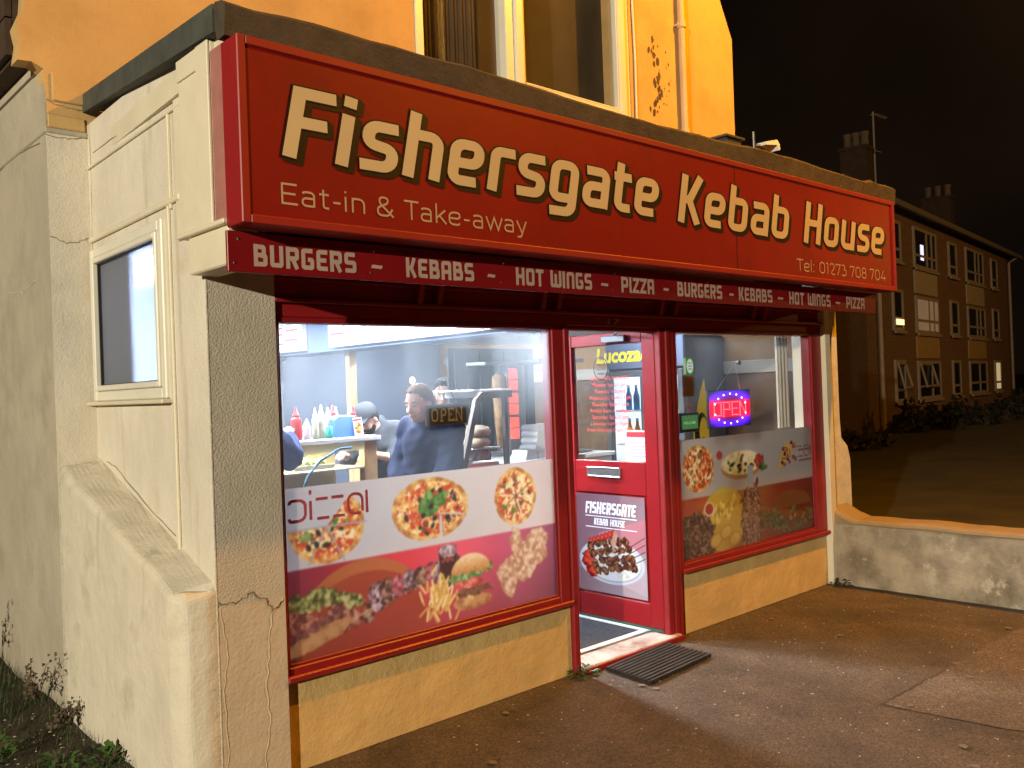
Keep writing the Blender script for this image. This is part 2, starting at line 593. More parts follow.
SERIF = {   # thin letters with slab serifs for the wooden plate
 'O': (.72, [([(.1, .06), (.56, .06), (.56, .94), (.1, .94)], .28, 1)]),
 'P': (.62, [([(.14, 0), (.14, .94), (.5, .94), (.5, .46), (.14, .46)], .2, 0), ([(.02, .03), (.28, .03)], 0, 0)]),
 'E': (.62, [([(.14, .03), (.14, .97)], 0, 0), ([(.03, .95), (.52, .95), (.52, .8)], 0, 0), ([(.03, .05), (.54, .05), (.54, .2)], 0, 0), ([(.14, .5), (.4, .5)], 0, 0)]),
 'N': (.74, [([(.12, 0), (.12, .95), (.58, .05), (.58, 1)], 0, 0), ([(.02, .03), (.22, .03)], 0, 0), ([(.48, .97), (.68, .97)], 0, 0)])}

def strokes(text, font, shear=0, track=0):
    """-> list of (points, closed), total width"""
    x = 0
    res = []
    last = 0
    for ch in text:
        adv, st = font[ch]
        for pts, r, cl in st:
            pp = rnd(pts, r, cl) if r else [np.array(p, float) for p in pts]
            res.append(([np.array([p[0]+x+shear*p[1], p[1]]) for p in pp], bool(cl)))
        x += adv+track
        last = adv
    return res, x-track-.08

class Plane:
    """a writing plane: o + u*a + v*b, n points at the reader"""
    def __init__(s, o, u, v, n):
        s.o, s.u, s.v, s.n = map(Vector, (o, u, v, n))
    def p(s, a, b, d=0):
        return s.o+s.u*a+s.v*b+s.n*d

def write(mb, text, font, pl, a0, a1, b0, b1, w, shear=0, d0=.001, grow=0, da=0, db=0, track=0, step=.00025, thin=1.0):
    st, tw = strokes(text, font, shear, track)
    sx, sy = (a1-a0)/(tw+shear), (b1-b0)
    k = 0
    for pts, cl in st:
        q = [np.array([a0+p[0]*sx+da, b0+p[1]*sy+db]) for p in pts]
        if grow and not cl and len(q) > 1:
            e0 = (q[0]-q[1])/np.linalg.norm(q[0]-q[1])
            e1 = (q[-1]-q[-2])/np.linalg.norm(q[-1]-q[-2])
            q[0] = q[0]+e0*grow
            q[-1] = q[-1]+e1*grow
        q = [np.array([p[0]*thin, p[1]]) for p in q]
        vs, fs = ribbon(q, w*thin*sy+2*grow, cl)
        vs = [(v[0]/thin, v[1]) for v in vs]
        mb.add([pl.p(v[0], v[1], d0+(k % 7)*step+(i//2)*.00001) for i, v in enumerate(vs)], fs)
        k += 1

def typed(mb, text, pl, a0, a1, b0, b1, d=.001, cap=.73, bold=0, shear=0):
    """plain sans lettering; b0 baseline, b1 cap line; stretched to a0..a1"""
    cu = bpy.data.curves.new('t', 'FONT')
    cu.body = text
    cu.resolution_u = 3
    cu.offset = bold
    o = bpy.data.objects.new('t', cu)
    COL.objects.link(o)
    dg = bpy.context.evaluated_depsgraph_get()
    dg.update()
    me = bpy.data.meshes.new_from_object(o.evaluated_get(dg))
    vs = np.array([v.co[:2] for v in me.vertices])
    fs = [tuple(p.vertices) for p in me.polygons]
    bpy.data.objects.remove(o)
    bpy.data.curves.remove(cu)
    bpy.data.meshes.remove(me)
    lo, hi = vs[:, 0].min(), vs[:, 0].max()
    sx = (a1-a0)/(hi-lo)
    sy = (b1-b0)/cap
    mb.add([pl.p(a0+(v[0]-lo)*sx+shear*v[1]*sy, b0+v[1]*sy, d) for v in vs], fs)

# ------------------------------------------------------------------ printed artwork, painted as vertex colours of a fine sheet
_LAT = RNG.random((256, 256))
def vnoise(x, y):
    xi, yi = np.floor(x).astype(int), np.floor(y).astype(int)
    fx, fy = x-xi, y-yi
    fx, fy = fx*fx*(3-2*fx), fy*fy*(3-2*fy)
    g = lambda i, j: _LAT[i % 256, j % 256]
    return (g(xi, yi)*(1-fx)+g(xi+1, yi)*fx)*(1-fy)+(g(xi, yi+1)*(1-fx)+g(xi+1, yi+1)*fx)*fy
def fbm(x, y, o=4):
    s, a, t = 0, .5, 0
    for _ in range(o):
        s = s+a*vnoise(x, y)
        t += a
        a *= .5
        x, y = x*2.03+17.3, y*2.03+5.7
    return s/t

class Art:
    def __init__(s, w, h, res, bg=(1, 1, 1)):
        s.w, s.h = w, h
        s.nx, s.ny = max(2, int(w/res)), max(2, int(h/res))
        s.X, s.Y = np.meshgrid(np.linspace(0, w, s.nx), np.linspace(0, h, s.ny))
        s.C = np.ones((s.ny, s.nx, 3))*np.array(bg)
        s.res = res
        s.seed = 0
        s.blur = 0
        s.fade = 0
    def put(s, mask, col):
        mask = np.clip(mask, 0, 1)[..., None]
        s.C = s.C*(1-mask)+np.asarray(col)*mask
    def soft(s, d):           # signed distance (negative inside) -> coverage
        return np.clip(.5-d/(s.res*1.2), 0, 1)
    def n(s, sc, o=4, stx=1):
        s.seed += 13.7
        return fbm(s.X/sc*stx+s.seed, s.Y/sc+s.seed*.7, o)
    def ell(s, cx, cy, rx, ry, rot=0, wob=0, wsc=.02):
        x, y = s.X-cx, s.Y-cy
        c, q = math.cos(rot), math.sin(rot)
        x, y = x*c+y*q, -x*q+y*c
        d = (np.sqrt((x/rx)**2+(y/ry)**2)-1)*min(rx, ry)
        if wob:
            d = d+(s.n(wsc, 3)-.5)*wob
        return d
    def poly(s, pts):
        """convex polygon, signed distance"""
        d = np.full_like(s.X, -9.)
        A = np.array(pts, float)
        ar = sum(A[i-1][0]*A[i][1]-A[i][0]*A[i-1][1] for i in range(len(A)))
        if ar < 0:
            A = A[::-1]
        for i in range(len(A)):
            p, q = A[i-1], A[i]
            e = q-p
            nn = np.array([e[1], -e[0]])/np.linalg.norm(e)
            d = np.maximum(d, (s.X-p[0])*nn[0]+(s.Y-p[1])*nn[1])
        return d
    def seg(s, p, q, w):
        p, q = np.array(p, float), np.array(q, float)
        e = q-p
        t = np.clip(((s.X-p[0])*e[0]+(s.Y-p[1])*e[1])/(e@e), 0, 1)
        return np.hypot(s.X-p[0]-t*e[0], s.Y-p[1]-t*e[1])-w/2
    def ramp(s, f, cols):
        cols = np.array(cols, float)
        t = np.clip(f, 0, .9999)*(len(cols)-1)
        i = t.astype(int)
        u = (t-i)[..., None]
        return cols[i]*(1-u)+cols[i+1]*u
    def stretch(s, f):
        return np.clip((f-.3)/.4, 0, 1)
    def pizza(s, cx, cy, rx, ry, rot=0, top='mix', mask=None):
        d = s.ell(cx, cy, rx, ry, rot, .012, .05)
        cov = s.soft(d)
        if mask is not None:
            cov = cov*mask
        s.put(cov, s.ramp(s.stretch(s.n(.03)), [(.62, .33, .12), (.86, .60, .28), (.93, .74, .45)]))
        inner = s.soft(d+min(rx, ry)*.13)*cov
        s.put(inner, s.ramp(s.stretch(s.n(.035)), [(.72, .22, .10), (.86, .42, .16), (.93, .72, .34), (.97, .88, .62)]))
        s.put(inner*(s.n(.02) > .58), (.78, .20, .12))
        s.put(inner*(s.n(.014) > .66), (.97, .90, .70))
        r = np.random.default_rng(int(abs(cx*991+cy*77))+5)
        kinds = {'mix': [(.14, .10, .08), (.80, .15, .12), (.25, .42, .12), (.95, .86, .6)],
                 'olive': [(.10, .08, .08), (.10, .08, .08), (.75, .2, .12)],
                 'veg': [(.28, .46, .14), (.82, .24, .12), (.45, .18, .10), (.93, .55, .2)]}[top]
        for k in range(26):
            th, q = r.random()*6.28, math.sqrt(r.random())*.78
            px, py = cx+math.cos(th)*q*rx, cy+math.sin(th)*q*ry
            sz = min(rx, ry)*(.04+.05*r.random())
            e = s.ell(px, py, sz*(1+r.random()), sz, r.random()*3, .004, .01)
            s.put(s.soft(e)*cov, kinds[k % len(kinds)])
            if k % 3 == 0:
                s.put(s.soft(e+sz*.5)*cov*.6, (.95, .8, .55))
        return cov
    def chunks(s, cx, cy, rx, ry, cols, sc=.02, rot=0, wob=.03):
        d = s.ell(cx, cy, rx, ry, rot, wob, .03)
        f = s.stretch(s.n(sc))
        rim = np.clip(1+d/(min(rx, ry)*.6), 0, 1)
        c = s.ramp(np.clip(f*.9-rim*.25+.12, 0, 1), cols)
        s.put(s.soft(d), c)
    def build(s, name, mat, pl, parent=None, d=0.0):
        C = s.C
        for _ in range(s.blur):        # the print itself is soft and a little faded
            C = (C+np.roll(C, 1, 0)+np.roll(C, -1, 0)+np.roll(C, 1, 1)+np.roll(C, -1, 1))/5
        c = np.clip(C*(1-s.fade)+s.fade*np.array((.80, .66, .60)), 0, 1)
        lin = np.where(c <= .04045, c/12.92, ((c+.055)/1.055)**2.4)
        off = Vector((0, 0, 0))
        p = parent
        while p:
            off += p.location
            p = p.parent
        o3 = np.array(pl.o+pl.n*d-off)
        V = o3+s.X[..., None]*np.array(pl.u)+s.Y[..., None]*np.array(pl.v)
        nx, ny = s.nx, s.ny
        idx = np.arange(nx*ny).reshape(ny, nx)
        q = np.stack([idx[:-1, :-1], idx[:-1, 1:], idx[1:, 1:], idx[1:, :-1]], -1).reshape(-1, 4)
        if Vector(pl.u).cross(Vector(pl.v)).dot(pl.n) < 0:
            q = q[:, ::-1]
        me = bpy.data.meshes.new(name)
        me.vertices.add(nx*ny)
        me.vertices.foreach_set('co', V.reshape(-1).astype(np.float32))
        me.loops.add(q.size)
        me.loops.foreach_set('vertex_index', q.reshape(-1).astype(np.int32))
        me.polygons.add(len(q))
        me.polygons.foreach_set('loop_start', np.arange(0, q.size, 4, dtype=np.int32))
        me.update()
        at = me.color_attributes.new('Col', 'FLOAT_COLOR', 'POINT')
        at.data.foreach_set('color', np.concatenate([lin, np.ones((ny, nx, 1))], -1).reshape(-1).astype(np.float32))
        me.materials.append(mat)
        o = bpy.data.objects.new(name, me)
        COL.objects.link(o)
        if parent:
            o.parent = parent
        return o

FRONT = lambda y, x0=0, z0=0: Plane((x0, y, z0), (1, 0, 0), (0, 0, 1), (0, -1, 0))

# ------------------------------------------------------------------ colours
cream = M('cream_paint', (.66, .61, .52), .75, .09, 1.8, .6, 80, stain=((.52, .46, .34), 2.6, .56, .80), streak=((.44, .38, .27), 6, .62, .80), chip=((.30, .25, .17), 16, .735, .76), coarse=.55, cs=7)
cream_low = M('cream_paint_weathered', (.63, .575, .47), .8, .09, 3, .4, 70, stain=((.38, .34, .24), 3.0, .54, .78), streak=((.34, .31, .22), 7, .64, .84), chip=((.22, .19, .13), 14, .70, .75), coarse=.6, cs=8)
roughcast = M('rough_render', (.50, .45, .37), .85, .08, 6, .8, 110, coarse=.25, cs=45)
low_render = M('smooth_render', (.54, .445, .335), .8, .10, 4, .5, 60, stain=((.42, .31, .20), 4, .6, .85), coarse=.35, cs=8)
riser = M('ochre_render', (.62, .42, .17), .8, .10, 3, .4, 70, coarse=.65, cs=6, stain=((.42, .28, .14), 5, .62, .85), streak=((.48, .34, .18), 9, .6, .85))
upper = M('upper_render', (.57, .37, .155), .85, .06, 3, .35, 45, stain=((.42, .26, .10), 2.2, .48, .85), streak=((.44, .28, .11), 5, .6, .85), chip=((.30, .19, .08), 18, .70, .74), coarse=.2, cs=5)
redp = M('red_gloss_paint', (.24, .010, .014), .45, .12, 9, .12, 40, chip=((.10, .012, .010), 14, .66, .80), spec=.5)
redd = M('red_dull_paint', (.26, .010, .013), .5, .2, 6, .2, 40, chip=((.05, .008, .008), 9, .6, .8))
doorp = M('door_red_paint', (.25, .009, .013), .30, .08, 7, .1, 30, chip=((.20, .012, .016), 9, .66, .85), spec=.5)
signred = M('sign_red_panel', (.215, .0055, .006), .42, .08, 2, .08, 30, spec=.4, stain=((.15, .005, .005), 2.4, .52, .8), streak=((.13, .008, .006), 9, .62, .85))
signedge = M('sign_red_lit_edge', (.26, .011, .011), .5, .08, 4, spec=.5)  # brighter than the face, imitating lamp light on the sign's end
fascia_red = M('fascia_red_panel', (.22, .007, .010), .40, .08, 3, .08, 20)
ink = M('sign_black', (.006, .003, .003), .5, .1)
letcream = M('sign_cream_letters', (.56, .43, .24), .45, .05, 3)
letpale = M('fascia_pale_letters', (.50, .36, .29), .5, .08, 6, chip=((.45, .22, .18), 30, .68, .8))
letwhite = M('sign_pale_letters', (.44, .31, .18), .5, .05, 3)
felt = M('roof_felt', (.060, .064, .056), .8, .25, 8, .6, 60, chip=((.13, .12, .09), 12, .66, .8), coarse=.3, cs=12)
felt_front = M('roof_felt_brown', (.062, .045, .03), .85, .25, 9, .6, 60, coarse=.3, cs=12)
white_paint = M('white_gloss_paint', (.68, .62, .48), .5, .06, 4, .25, 50, stain=((.50, .44, .32), 5, .64, .85), coarse=.15, cs=7)
upvc = M('white_plastic_frame', (.72, .69, .60), .35, .04, 4, .08, 40, stain=((.52, .48, .38), 6, .66, .9))
pinkwood = M('faded_red_wood', (.34, .14, .12), .7, .15, 12)
dark = M('dark_void', (.012, .011, .010), .8)
tile_dark = M('dark_hung_tiles', (.055, .032, .020), .85, .3, 10, .6, 30)
crackd = M('crack_dark', (.20, .165, .11), .9, .2)
crackl = M('crack_filler', (.72, .64, .50), .8, .1)
concrete = M('old_concrete', (.40, .325, .235), .9, .22, 5, .7, 60, stain=((.20, .158, .108), 3.6, .44, .66), chip=((.52, .44, .33), 5.5, .56, .64), coarse=.8, cs=9, streak=((.20, .165, .12), 5, .6, .8))
coping = M('lamplit_coping', (.27, .20, .11), .85, .1, 6, .5, 60, coarse=.4, cs=14)  # the sodium lamp's orange is put into the coping colour
asphalt = M('pavement_asphalt', (.102, .074, .048), .8, .22, 2.2, 1.0, 110, chip=((.30, .25, .19), 55, .62, .70), stain=((.058, .043, .028), 2.1, .42, .66), streak=None, spec=.4, coarse=.6, cs=28, grain=(.5, 130))
asphalt2 = M('pavement_patch', (.120, .090, .062), .85, .2, 3, 1.0, 110, chip=((.30, .25, .19), 60, .63, .71), stain=((.085, .066, .047), 2.0, .5, .75), coarse=.6, cs=30, grain=(.5, 130))
soil = M('verge_soil', (.055, .042, .026), .95, .35, 5, 1.0, 30, chip=((.20, .17, .12), 30, .70, .76), coarse=.6, cs=9)
grassm = M('grass_blades', (.040, .060, .018), .7, .35, 6)
leafm = M('weed_leaf', (.055, .12, .022), .55, .3, 8)
leafd = M('bush_leaf', (.022, .020, .010), .7, .3, 8)
stemm = M('dry_stem', (.09, .065, .04), .8, .3, 12)
lawnm = M('rough_lawn', (.050, .042, .020), .95, .3, 1.2, .8, 8, coarse=.6, cs=2)
steel = M('brushed_steel', (.55, .56, .57), .32, .06, 6, metal=1, spec=.5)
steel_d = M('dark_steel', (.16, .17, .18), .4, .1, 6, metal=.7)
blackm = M('black_plastic', (.018, .018, .020), .45, .1)
rubber = M('mat_rubber', (.030, .026, .024), .8, .3, 20, .5, 80)
whitep = M('white_plastic', (.78, .79, .80), .4, .03)
woodm = M('pale_wood', (.50, .32, .16), .5, .2, 10, .2, 30)
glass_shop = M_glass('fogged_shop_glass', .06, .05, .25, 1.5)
glass_door = M_glass('door_glass', .02, .045, .08, 2)
glass_dark = M_glass('dim_shop_glass', .015, .06, .06, 2)
glass_int = M_glass('counter_glass', .02, .05, .08, 2)
glass_up = M_glass('upstairs_glass', .01, .05, .05, 2)
frost = M_frost('frosted_glass')
vinyl = M_attr('printed_vinyl', .30, trans=.28)
vinyl_door = M_attr('printed_door_vinyl', .30)


# ================================================================== THE GROUND
pv = MB()
def pz(x, y):
    return 0.0
pv.grid(-9, 5.0, -6.2, 0.33, 90, 45, pz)
tag(pv.build('pavement', asphalt), kind='structure')
pp = MB()
pp.add([(2.69, -1.456, .004), (3.40, -1.47, .004), (4.90, -1.50, .004), (4.95, -2.6, .004), (3.0, -2.55, .004), (2.75, -2.0, .004)], [(0, 1, 2, 3, 4, 5)])
tag(pp.build('pavement_patch', asphalt2), kind='structure')
pj = MB()
def joint(pts, w):
    q = []
    for i in range(len(pts)-1):
        for k in range(12):
            t = k/12
            q.append((pts[i][0]*(1-t)+pts[i+1][0]*t+random.uniform(-.006, .006), pts[i][1]*(1-t)+pts[i+1][1]*t+random.uniform(-.006, .006)))
    q.append(pts[-1])
    vs, fs = ribbon(q, w)
    pj.add([(v[0], v[1], .0075) for v in vs], fs)
joint([(2.69, -1.456), (3.40, -1.475)], .006)
joint([(2.62, -1.9), (2.9, -2.6)], .005)
pjo = pj.build('pavement_crack', M('joint_dark', (.045, .034, .023), .95))
tag(pjo, kind='structure')
gm = MB()
for k in range(34):
    x, y, rr = random.uniform(.6, 4.8), -random.uniform(.15, 2.2), random.uniform(.010, .022)
    gm.sheet([(x+rr*math.cos(t)*random.uniform(.8, 1.1), y+rr*math.sin(t)*random.uniform(.8, 1.1)) for t in np.linspace(0, 2*PI, 11)[:-1]], (0, 0, .0085+.0001*k), (1, 0, 0), (0, 1, 0))
tag(gm.build('gum_spots', M('old_gum', (.17, .14, .11), .8, .2)), 'trodden gum spots dotted over the pavement', 'gum', kind='stuff')
vg = MB()
vg.grid(-6, -.14, .30, 12, 60, 90, lambda x, y: .012+.05*max(0, math.sin(x*3.1+y*.7))*min(1, max(0, (-.2-x)*2))+.02*math.sin(y*5+x*4)+.015*y)
tag(vg.build('verge', soil), kind='structure')
gd = MB()
gd.add([(-300, -300, -.42), (500, -300, -.42), (500, 500, -.42), (-300, 500, -.42)], [(0, 1, 2, 3)])
tag(gd.build('ground', lawnm), kind='structure')
lw = MB()
lw.grid(5.3, 70, -30, 60, 60, 60, lambda x, y: -.05-.008*min(40, x)+.04*math.sin(x*.9)*math.sin(y*.7))
tag(lw.build('lawn', lawnm), kind='structure')

# ================================================================== THE SHOP BUILDING
SH = thing('shop_building', 'cream rendered corner shop building with red shopfront and orange lit upper floor', 'building')

# --- side wall (x = 0), with the small window's opening
WY0, WY1, WZ0, WZ1 = .41, 1.455, 1.635, 2.43
b = MB()
b.box(0, .2, .2, WY0, 0, 3.1)
b.box(-.003, .002, -.022, .2, 0, 3.0)
b.box(0, .2, WY1, 1.475, 0, 3.1)
b.box(0, .2, WY0, WY1, 0, WZ0)
b.box(0, .2, WY0, WY1, WZ1, 3.1)
b.build('side_wall', cream, SH)
# raised boards and beads of the side panelling
b = MB()
b.box(-.012, 0, .005, 1.47, 2.86, 2.875, .003)
b.box(-.014, 0, .30, .318, 2.45, 2.86, .003)
b.box(-.016, 0, .20, 1.46, 2.47, 2.50, .005)
b.box(-.014, 0, .33, .352, 0.92, 2.47, .004)
b.box(-.010, 0, .0, .24, 2.30, 3.0, .003)
b.build('wall_moulding', white_paint, SH)
# --- main house: return strip and side wall (x = -0.2)
b = MB()
b.box(-.2, -.0, 1.478, 9, 0, 3.03)
b.box(-.208, 0, 1.467, 9, 3.03, 3.06, .006)
b.box(-.2, -.001, 1.482, 9, 3.06, 3.42)
b.prism([(1.60, 3.37), (9, 3.37), (9, 3.42), (1.60, 3.42)], (-.215, 0, 0), (0, 1, 0), (0, 0, 1), (.20, 0, 0))
b.build('house_side_wall', M('grey_cream_wall', (.44, .39, .31), .8, .09, 1.8, .6, 80, stain=((.33, .29, .22), 2.6, .5, .8), streak=((.30, .26, .19), 6, .62, .80), coarse=.55, cs=7), SH)  # darker, greyer copy of the cream wall colour
b = MB()
b.box(-.201, .0, 1.4745, 1.4778, 0, 3.03)
b.build('return_wall', cream, SH)
b = MB()
b.prism([(1.60, 3.421), (9, 3.421), (9, 6.3), (1.60, 6.3)], (-.31, 0, 0), (0, 1, 0), (0, 0, 1), (.30, 0, 0))
for k in range(14):
    z = 3.44+k*.2
    b.prism([(1.597, z), (9, z), (9, z+.19), (1.597, z+.19)], (-.345, 0, 0), (0, 1, 0), (0, 0, 1), (.03, 0, .0))
b.build('hung_tiles', tile_dark, SH)
# --- raking buttress with a chamfered end
b = MB()
oz0, oz1 = 1.30, .87
xo = -.2
def butt_z(y):
    return 1.31+(1.475-y)*(-.43/1.36)
P = [(0, 1.475), (xo, 1.475), (xo, .055), (-.165, -.005), (-.038, -.026), (0, -.019)]
top = [butt_z(y)+(.035 if x > -.05 else 0) for x, y in P]
vs = [(x, y, 0) for x, y in P]+[(x, y, z) for (x, y), z in zip(P, top)]
n = len(P)
b.add(vs, [tuple(range(n)), tuple(range(2*n-1, n-1, -1))]+[(i, (i+1) % n, n+(i+1) % n, n+i) for i in range(n)])
bm = bmesh.new()
vv = [bm.verts.new(p) for p in b.v]
for f in b.f:
    bm.faces.new([vv[i] for i in f])
bmesh.ops.recalc_face_normals(bm, faces=bm.faces)
bmesh.ops.bevel(bm, geom=[e for e in bm.edges if max(v.co.z for v in e.verts) > .1 and not all(abs(v.co.x) < .001 for v in e.verts)], offset=.034, segments=4, affect='EDGES', profile=.5)
bmesh.ops.triangulate(bm, faces=[f for f in bm.faces if len(f.verts) > 4])
bmesh.ops.subdivide_edges(bm, edges=[e for e in bm.edges if e.calc_length() > .15], cuts=6, use_grid_fill=True)
for v in bm.verts:
    if v.co.x < -.02 and v.co.z > .02:
        v.co.x += .004*math.sin(v.co.z*13+v.co.y*7)+.003*math.sin(v.co.y*23+1)
        v.co.z += .006*math.sin(v.co.y*17+v.co.x*20)*(v.co.z > .8)
b = MB().bm(bm)
b.build('buttress', cream_low, SH, smooth=False)

# --- upper front wall (y = 1.475)
UY = 1.475
b = MB()
ox, oz = (1, 0, 0), (0, 0, 1)
edge = [(-.203, 3.36), (-.26, 3.385), (-.325, 3.38), (-.31, 3.48), (-.325, 3.56), (-.285, 3.66), (-.275, 3.78), (-.30, 3.9), (-.27, 4.1), (-.29, 4.6), (-.26, 6.4)]
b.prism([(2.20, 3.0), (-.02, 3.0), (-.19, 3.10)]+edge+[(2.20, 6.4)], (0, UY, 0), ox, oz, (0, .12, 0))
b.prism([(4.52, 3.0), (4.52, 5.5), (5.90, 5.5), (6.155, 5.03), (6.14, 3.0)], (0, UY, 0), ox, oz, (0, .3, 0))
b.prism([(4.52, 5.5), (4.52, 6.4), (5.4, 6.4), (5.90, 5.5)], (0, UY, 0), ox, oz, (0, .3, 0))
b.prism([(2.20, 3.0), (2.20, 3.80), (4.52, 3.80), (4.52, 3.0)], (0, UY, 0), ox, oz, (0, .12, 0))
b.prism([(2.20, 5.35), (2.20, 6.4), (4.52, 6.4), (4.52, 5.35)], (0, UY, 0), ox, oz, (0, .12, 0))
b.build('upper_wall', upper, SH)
b = MB()
b.box(0.05, 5.9, UY+.31, 9, 2.9, 5.2)
b.build('house_core', dark, SH)
# tiled roof of the house, far above
b = MB()
b.prism([(1.3, 6.35), (5.2, 8.6), (9.2, 6.35)], (-.5, 0, 0), (0, 1, 0), (0, 0, 1), (5.9, 0, 0))
b.build('house_roof', tile_dark, SH)
# quoin blocks and cracks near the corner strip
b = MB()
b.box(-.17, .10, UY-.012, UY, 3.20, 3.35, .006)
b.box(-.195, -.01, UY-.010, UY, 3.06, 3.13, .006)
b.build('quoin_stone', upper, SH)

def crack(pts, w, mat, nrm, name='crack', jit=.006, u=None):
    """thin wandering crack laid 2 mm proud of a wall"""
    nrm = Vector(nrm)
    P = [Vector(p) for p in pts]
    q = []
    for i in range(len(P)-1):
        for k in range(5):
            p = P[i].lerp(P[i+1], k/5)
            j = Vector((random.uniform(-jit, jit), random.uniform(-jit, jit), random.uniform(-jit, jit)))
            q.append(p+j-nrm*j.dot(nrm))
    q.append(P[-1])
    mb = MB()
    vs, fs = [], []
    for i, p in enumerate(q):
        t = (q[min(i+1, len(q)-1)]-q[max(i-1, 0)]).normalized()
        s = nrm.cross(t)*(w*(.2+random.random()*.5)/2)
        vs += [p+nrm*.0025+s, p+nrm*.0025-s]
        if i:
            fs.append((2*i-2, 2*i-1, 2*i+1, 2*i))
    mb.add(vs, fs)
    return mb.build(name, mat, SH)

crack([(0, 1.44, 3.1), (0, 1.43, 2.8), (0, 1.445, 2.55), (0, 1.44, 2.2)], .009, crackd, (-1, 0, 0))
crack([(-.2, 1.475, 2.50), (-.12, 1.475, 2.46), (-.03, 1.475, 2.49), (0, 1.475, 2.5)], .007, crackd, (0, -1, 0))
crack([(-.2, 1.475, 3.02), (-.1, 1.475, 3.015), (0, 1.475, 3.03)], .012, crackd, (0, -1, 0))
crack([(-.19, 1.475, 3.2), (-.1, 1.475, 3.17), (0, 1.475, 3.18)], .010, crackd, (0, -1, 0))
crack([(0, 1.38, 2.94), (0, .9, 2.925), (0, .4, 2.94), (0, .1, 2.92)], .008, crackd, (-1, 0, 0))
crack([(-.2, 1.6, 3.0), (-.2, 2.1, 3.05), (-.2, 2.5, 3.02)], .010, crackd, (-1, 0, 0))
crack([(-.2, 1.7, 2.3), (-.2, 2.0, 2.26), (-.2, 2.4, 2.3)], .006, cream_low, (-1, 0, 0))
crack([(.002, -.02, .80), (.07, -.02, .785), (.13, -.02, .815), (.185, -.02, .775), (.21, -.02, .72), (.25, -.02, .755)], .011, crackd, (0, -1, 0))
crack([(.255, -.02, .77), (.20, -.02, .70), (.19, -.02, .55), (.175, -.02, .42), (.185, -.02, .26), (.16, -.02, .12), (.17, -.02, 0)], .010, crackl, (0, -1, 0))
crack([(.01, -.02, .78), (.03, -.02, .6), (.015, -.02, .45), (.02, -.02, .2), (.01, -.02, .0)], .006, crackl, (0, -1, 0))
crack([(.004, 1.43, 1.335), (0, 1.2, 1.30), (0, .8, 1.15), (0, .4, 1.03)], .009, crackd, (-1, 0, 0))

# --- pilasters of the shopfront
b = MB()
b.box(.003, .262, -.02, .2, .775, 2.25)
b.build('pilaster', roughcast, SH)
b = MB()
b.box(.003, .262, -.02, .2, 0, .775, 0)
b.build('pilaster_base', low_render, SH)
b = MB()
b.box(4.945, 5.03, -.035, .25, 0, 2.25, .006)
b.build('pilaster', white_paint, SH)
b = MB()
b.prism([(5.03, 0), (5.36, 0), (5.355, .50), (5.35, .95), (5.31, 1.06), (5.215, 1.13), (5.20, 1.3), (5.20, 2.9), (5.03, 2.9)], (0, 0, 0), ox, oz, (0, .3, 0))
b.box(5.11, 5.2, .3, 1.475, 0, 2.95)
rw = b.build('corner_wall', cream_low, SH)

# --- stall risers under the windows
b = MB()
b.box(.262, 2.035, .012, .16, 0, .398, .004)
b.build('stall_riser', riser, SH)
b = MB()
b.box(3.085, 4.945, .012, .16, 0, .398, .004)
b.build('stall_riser', riser, SH)

# --- roof deck, felt edge and the white boxed end of the fascia
b = MB()
b.prism([(-.09, -.40), (5.2, -.40), (5.2, 1.47), (.01, 1.47)], (0, 0, 2.90), (1, 0, 0), (0, 1, 0), (0, 0, .10))
b.build('roof_deck', white_paint, SH)
b = MB()   # side felt strip (skewed)
A = [(-.13, -.36, 2.98), (-.02, 1.475, 3.165), (-.02, 1.475, 3.262), (-.13, -.36, 3.085)]
b.add(A+[(x+.06, y, z) for x, y, z in A], [(0, 1, 2, 3), (7, 6, 5, 4), (0, 4, 5, 1), (3, 2, 6, 7), (0, 3, 7, 4), (1, 5, 6, 2)])
b.build('roof_edge', felt, SH)
b = MB()   # front felt strip, a little wavy, in lengths
xs = np.linspace(-.125, 5.36, 44)
pts = []
for i, x in enumerate(xs):
    j = random.uniform(-.006, .006)
    zt = 3.075+.012*math.sin(x*2.1)+j+(.02 if x > 4.9 else 0)
    pts.append([(x, -.445-.004*math.sin(x*7), 2.945), (x, -.455+.004*math.sin(x*5), zt-.02), (x, -.43, zt), (x, -.37 if i < 2 else -.16, zt+.012), (x, -.366 if i < 2 else -.15, 2.99), (x, -.38, 2.945)])
    pts[-1].append((x, -.40, 2.942))
vs = [p for r_ in pts for p in r_]
k7 = 7
fs = [(i*k7+j, i*k7+(j+1) % k7, (i+1)*k7+(j+1) % k7, (i+1)*k7+j) for i in range(len(xs)-1) for j in range(k7)]
fs += [tuple(range(k7)), tuple(range((len(xs)-1)*k7, len(xs)*k7))]
b.add(vs, fs)
b.build('roof_edge', felt_front, SH)
b = MB()
b.add([(-.02, -.17, 3.07), (5.2, -.17, 3.07), (5.2, 1.47, 3.19), (.03, 1.47, 3.19)], [(0, 1, 2, 3)])
b.build('roof_covering', felt_front, SH)
b = MB()
b.box(-.105, 0, -.27, .03, 2.29, 2.985, .005)
b.box(-.117, -.105, -.27, -.165, 2.288, 2.985, .003)
b.box(-.112, -.105, -.165, .03, 2.90, 2.985, .002)
b.box(-.125, .1, -.378, .05, 2.27, 2.29, .004)
b.box(-.105, .02, -.372, -.02, 2.12, 2.268, .006)
b.build('boxed_end', white_paint, SH)
b = MB()
b.box(-.104, .4, -.377, -.272, 2.292, 2.94)
b.build('fascia_backing', pinkwood, SH)
b = MB()
b.box(.02, 5.18, -.36, -.02, 2.20, 2.235)
b.build('fascia_soffit', redd, SH)

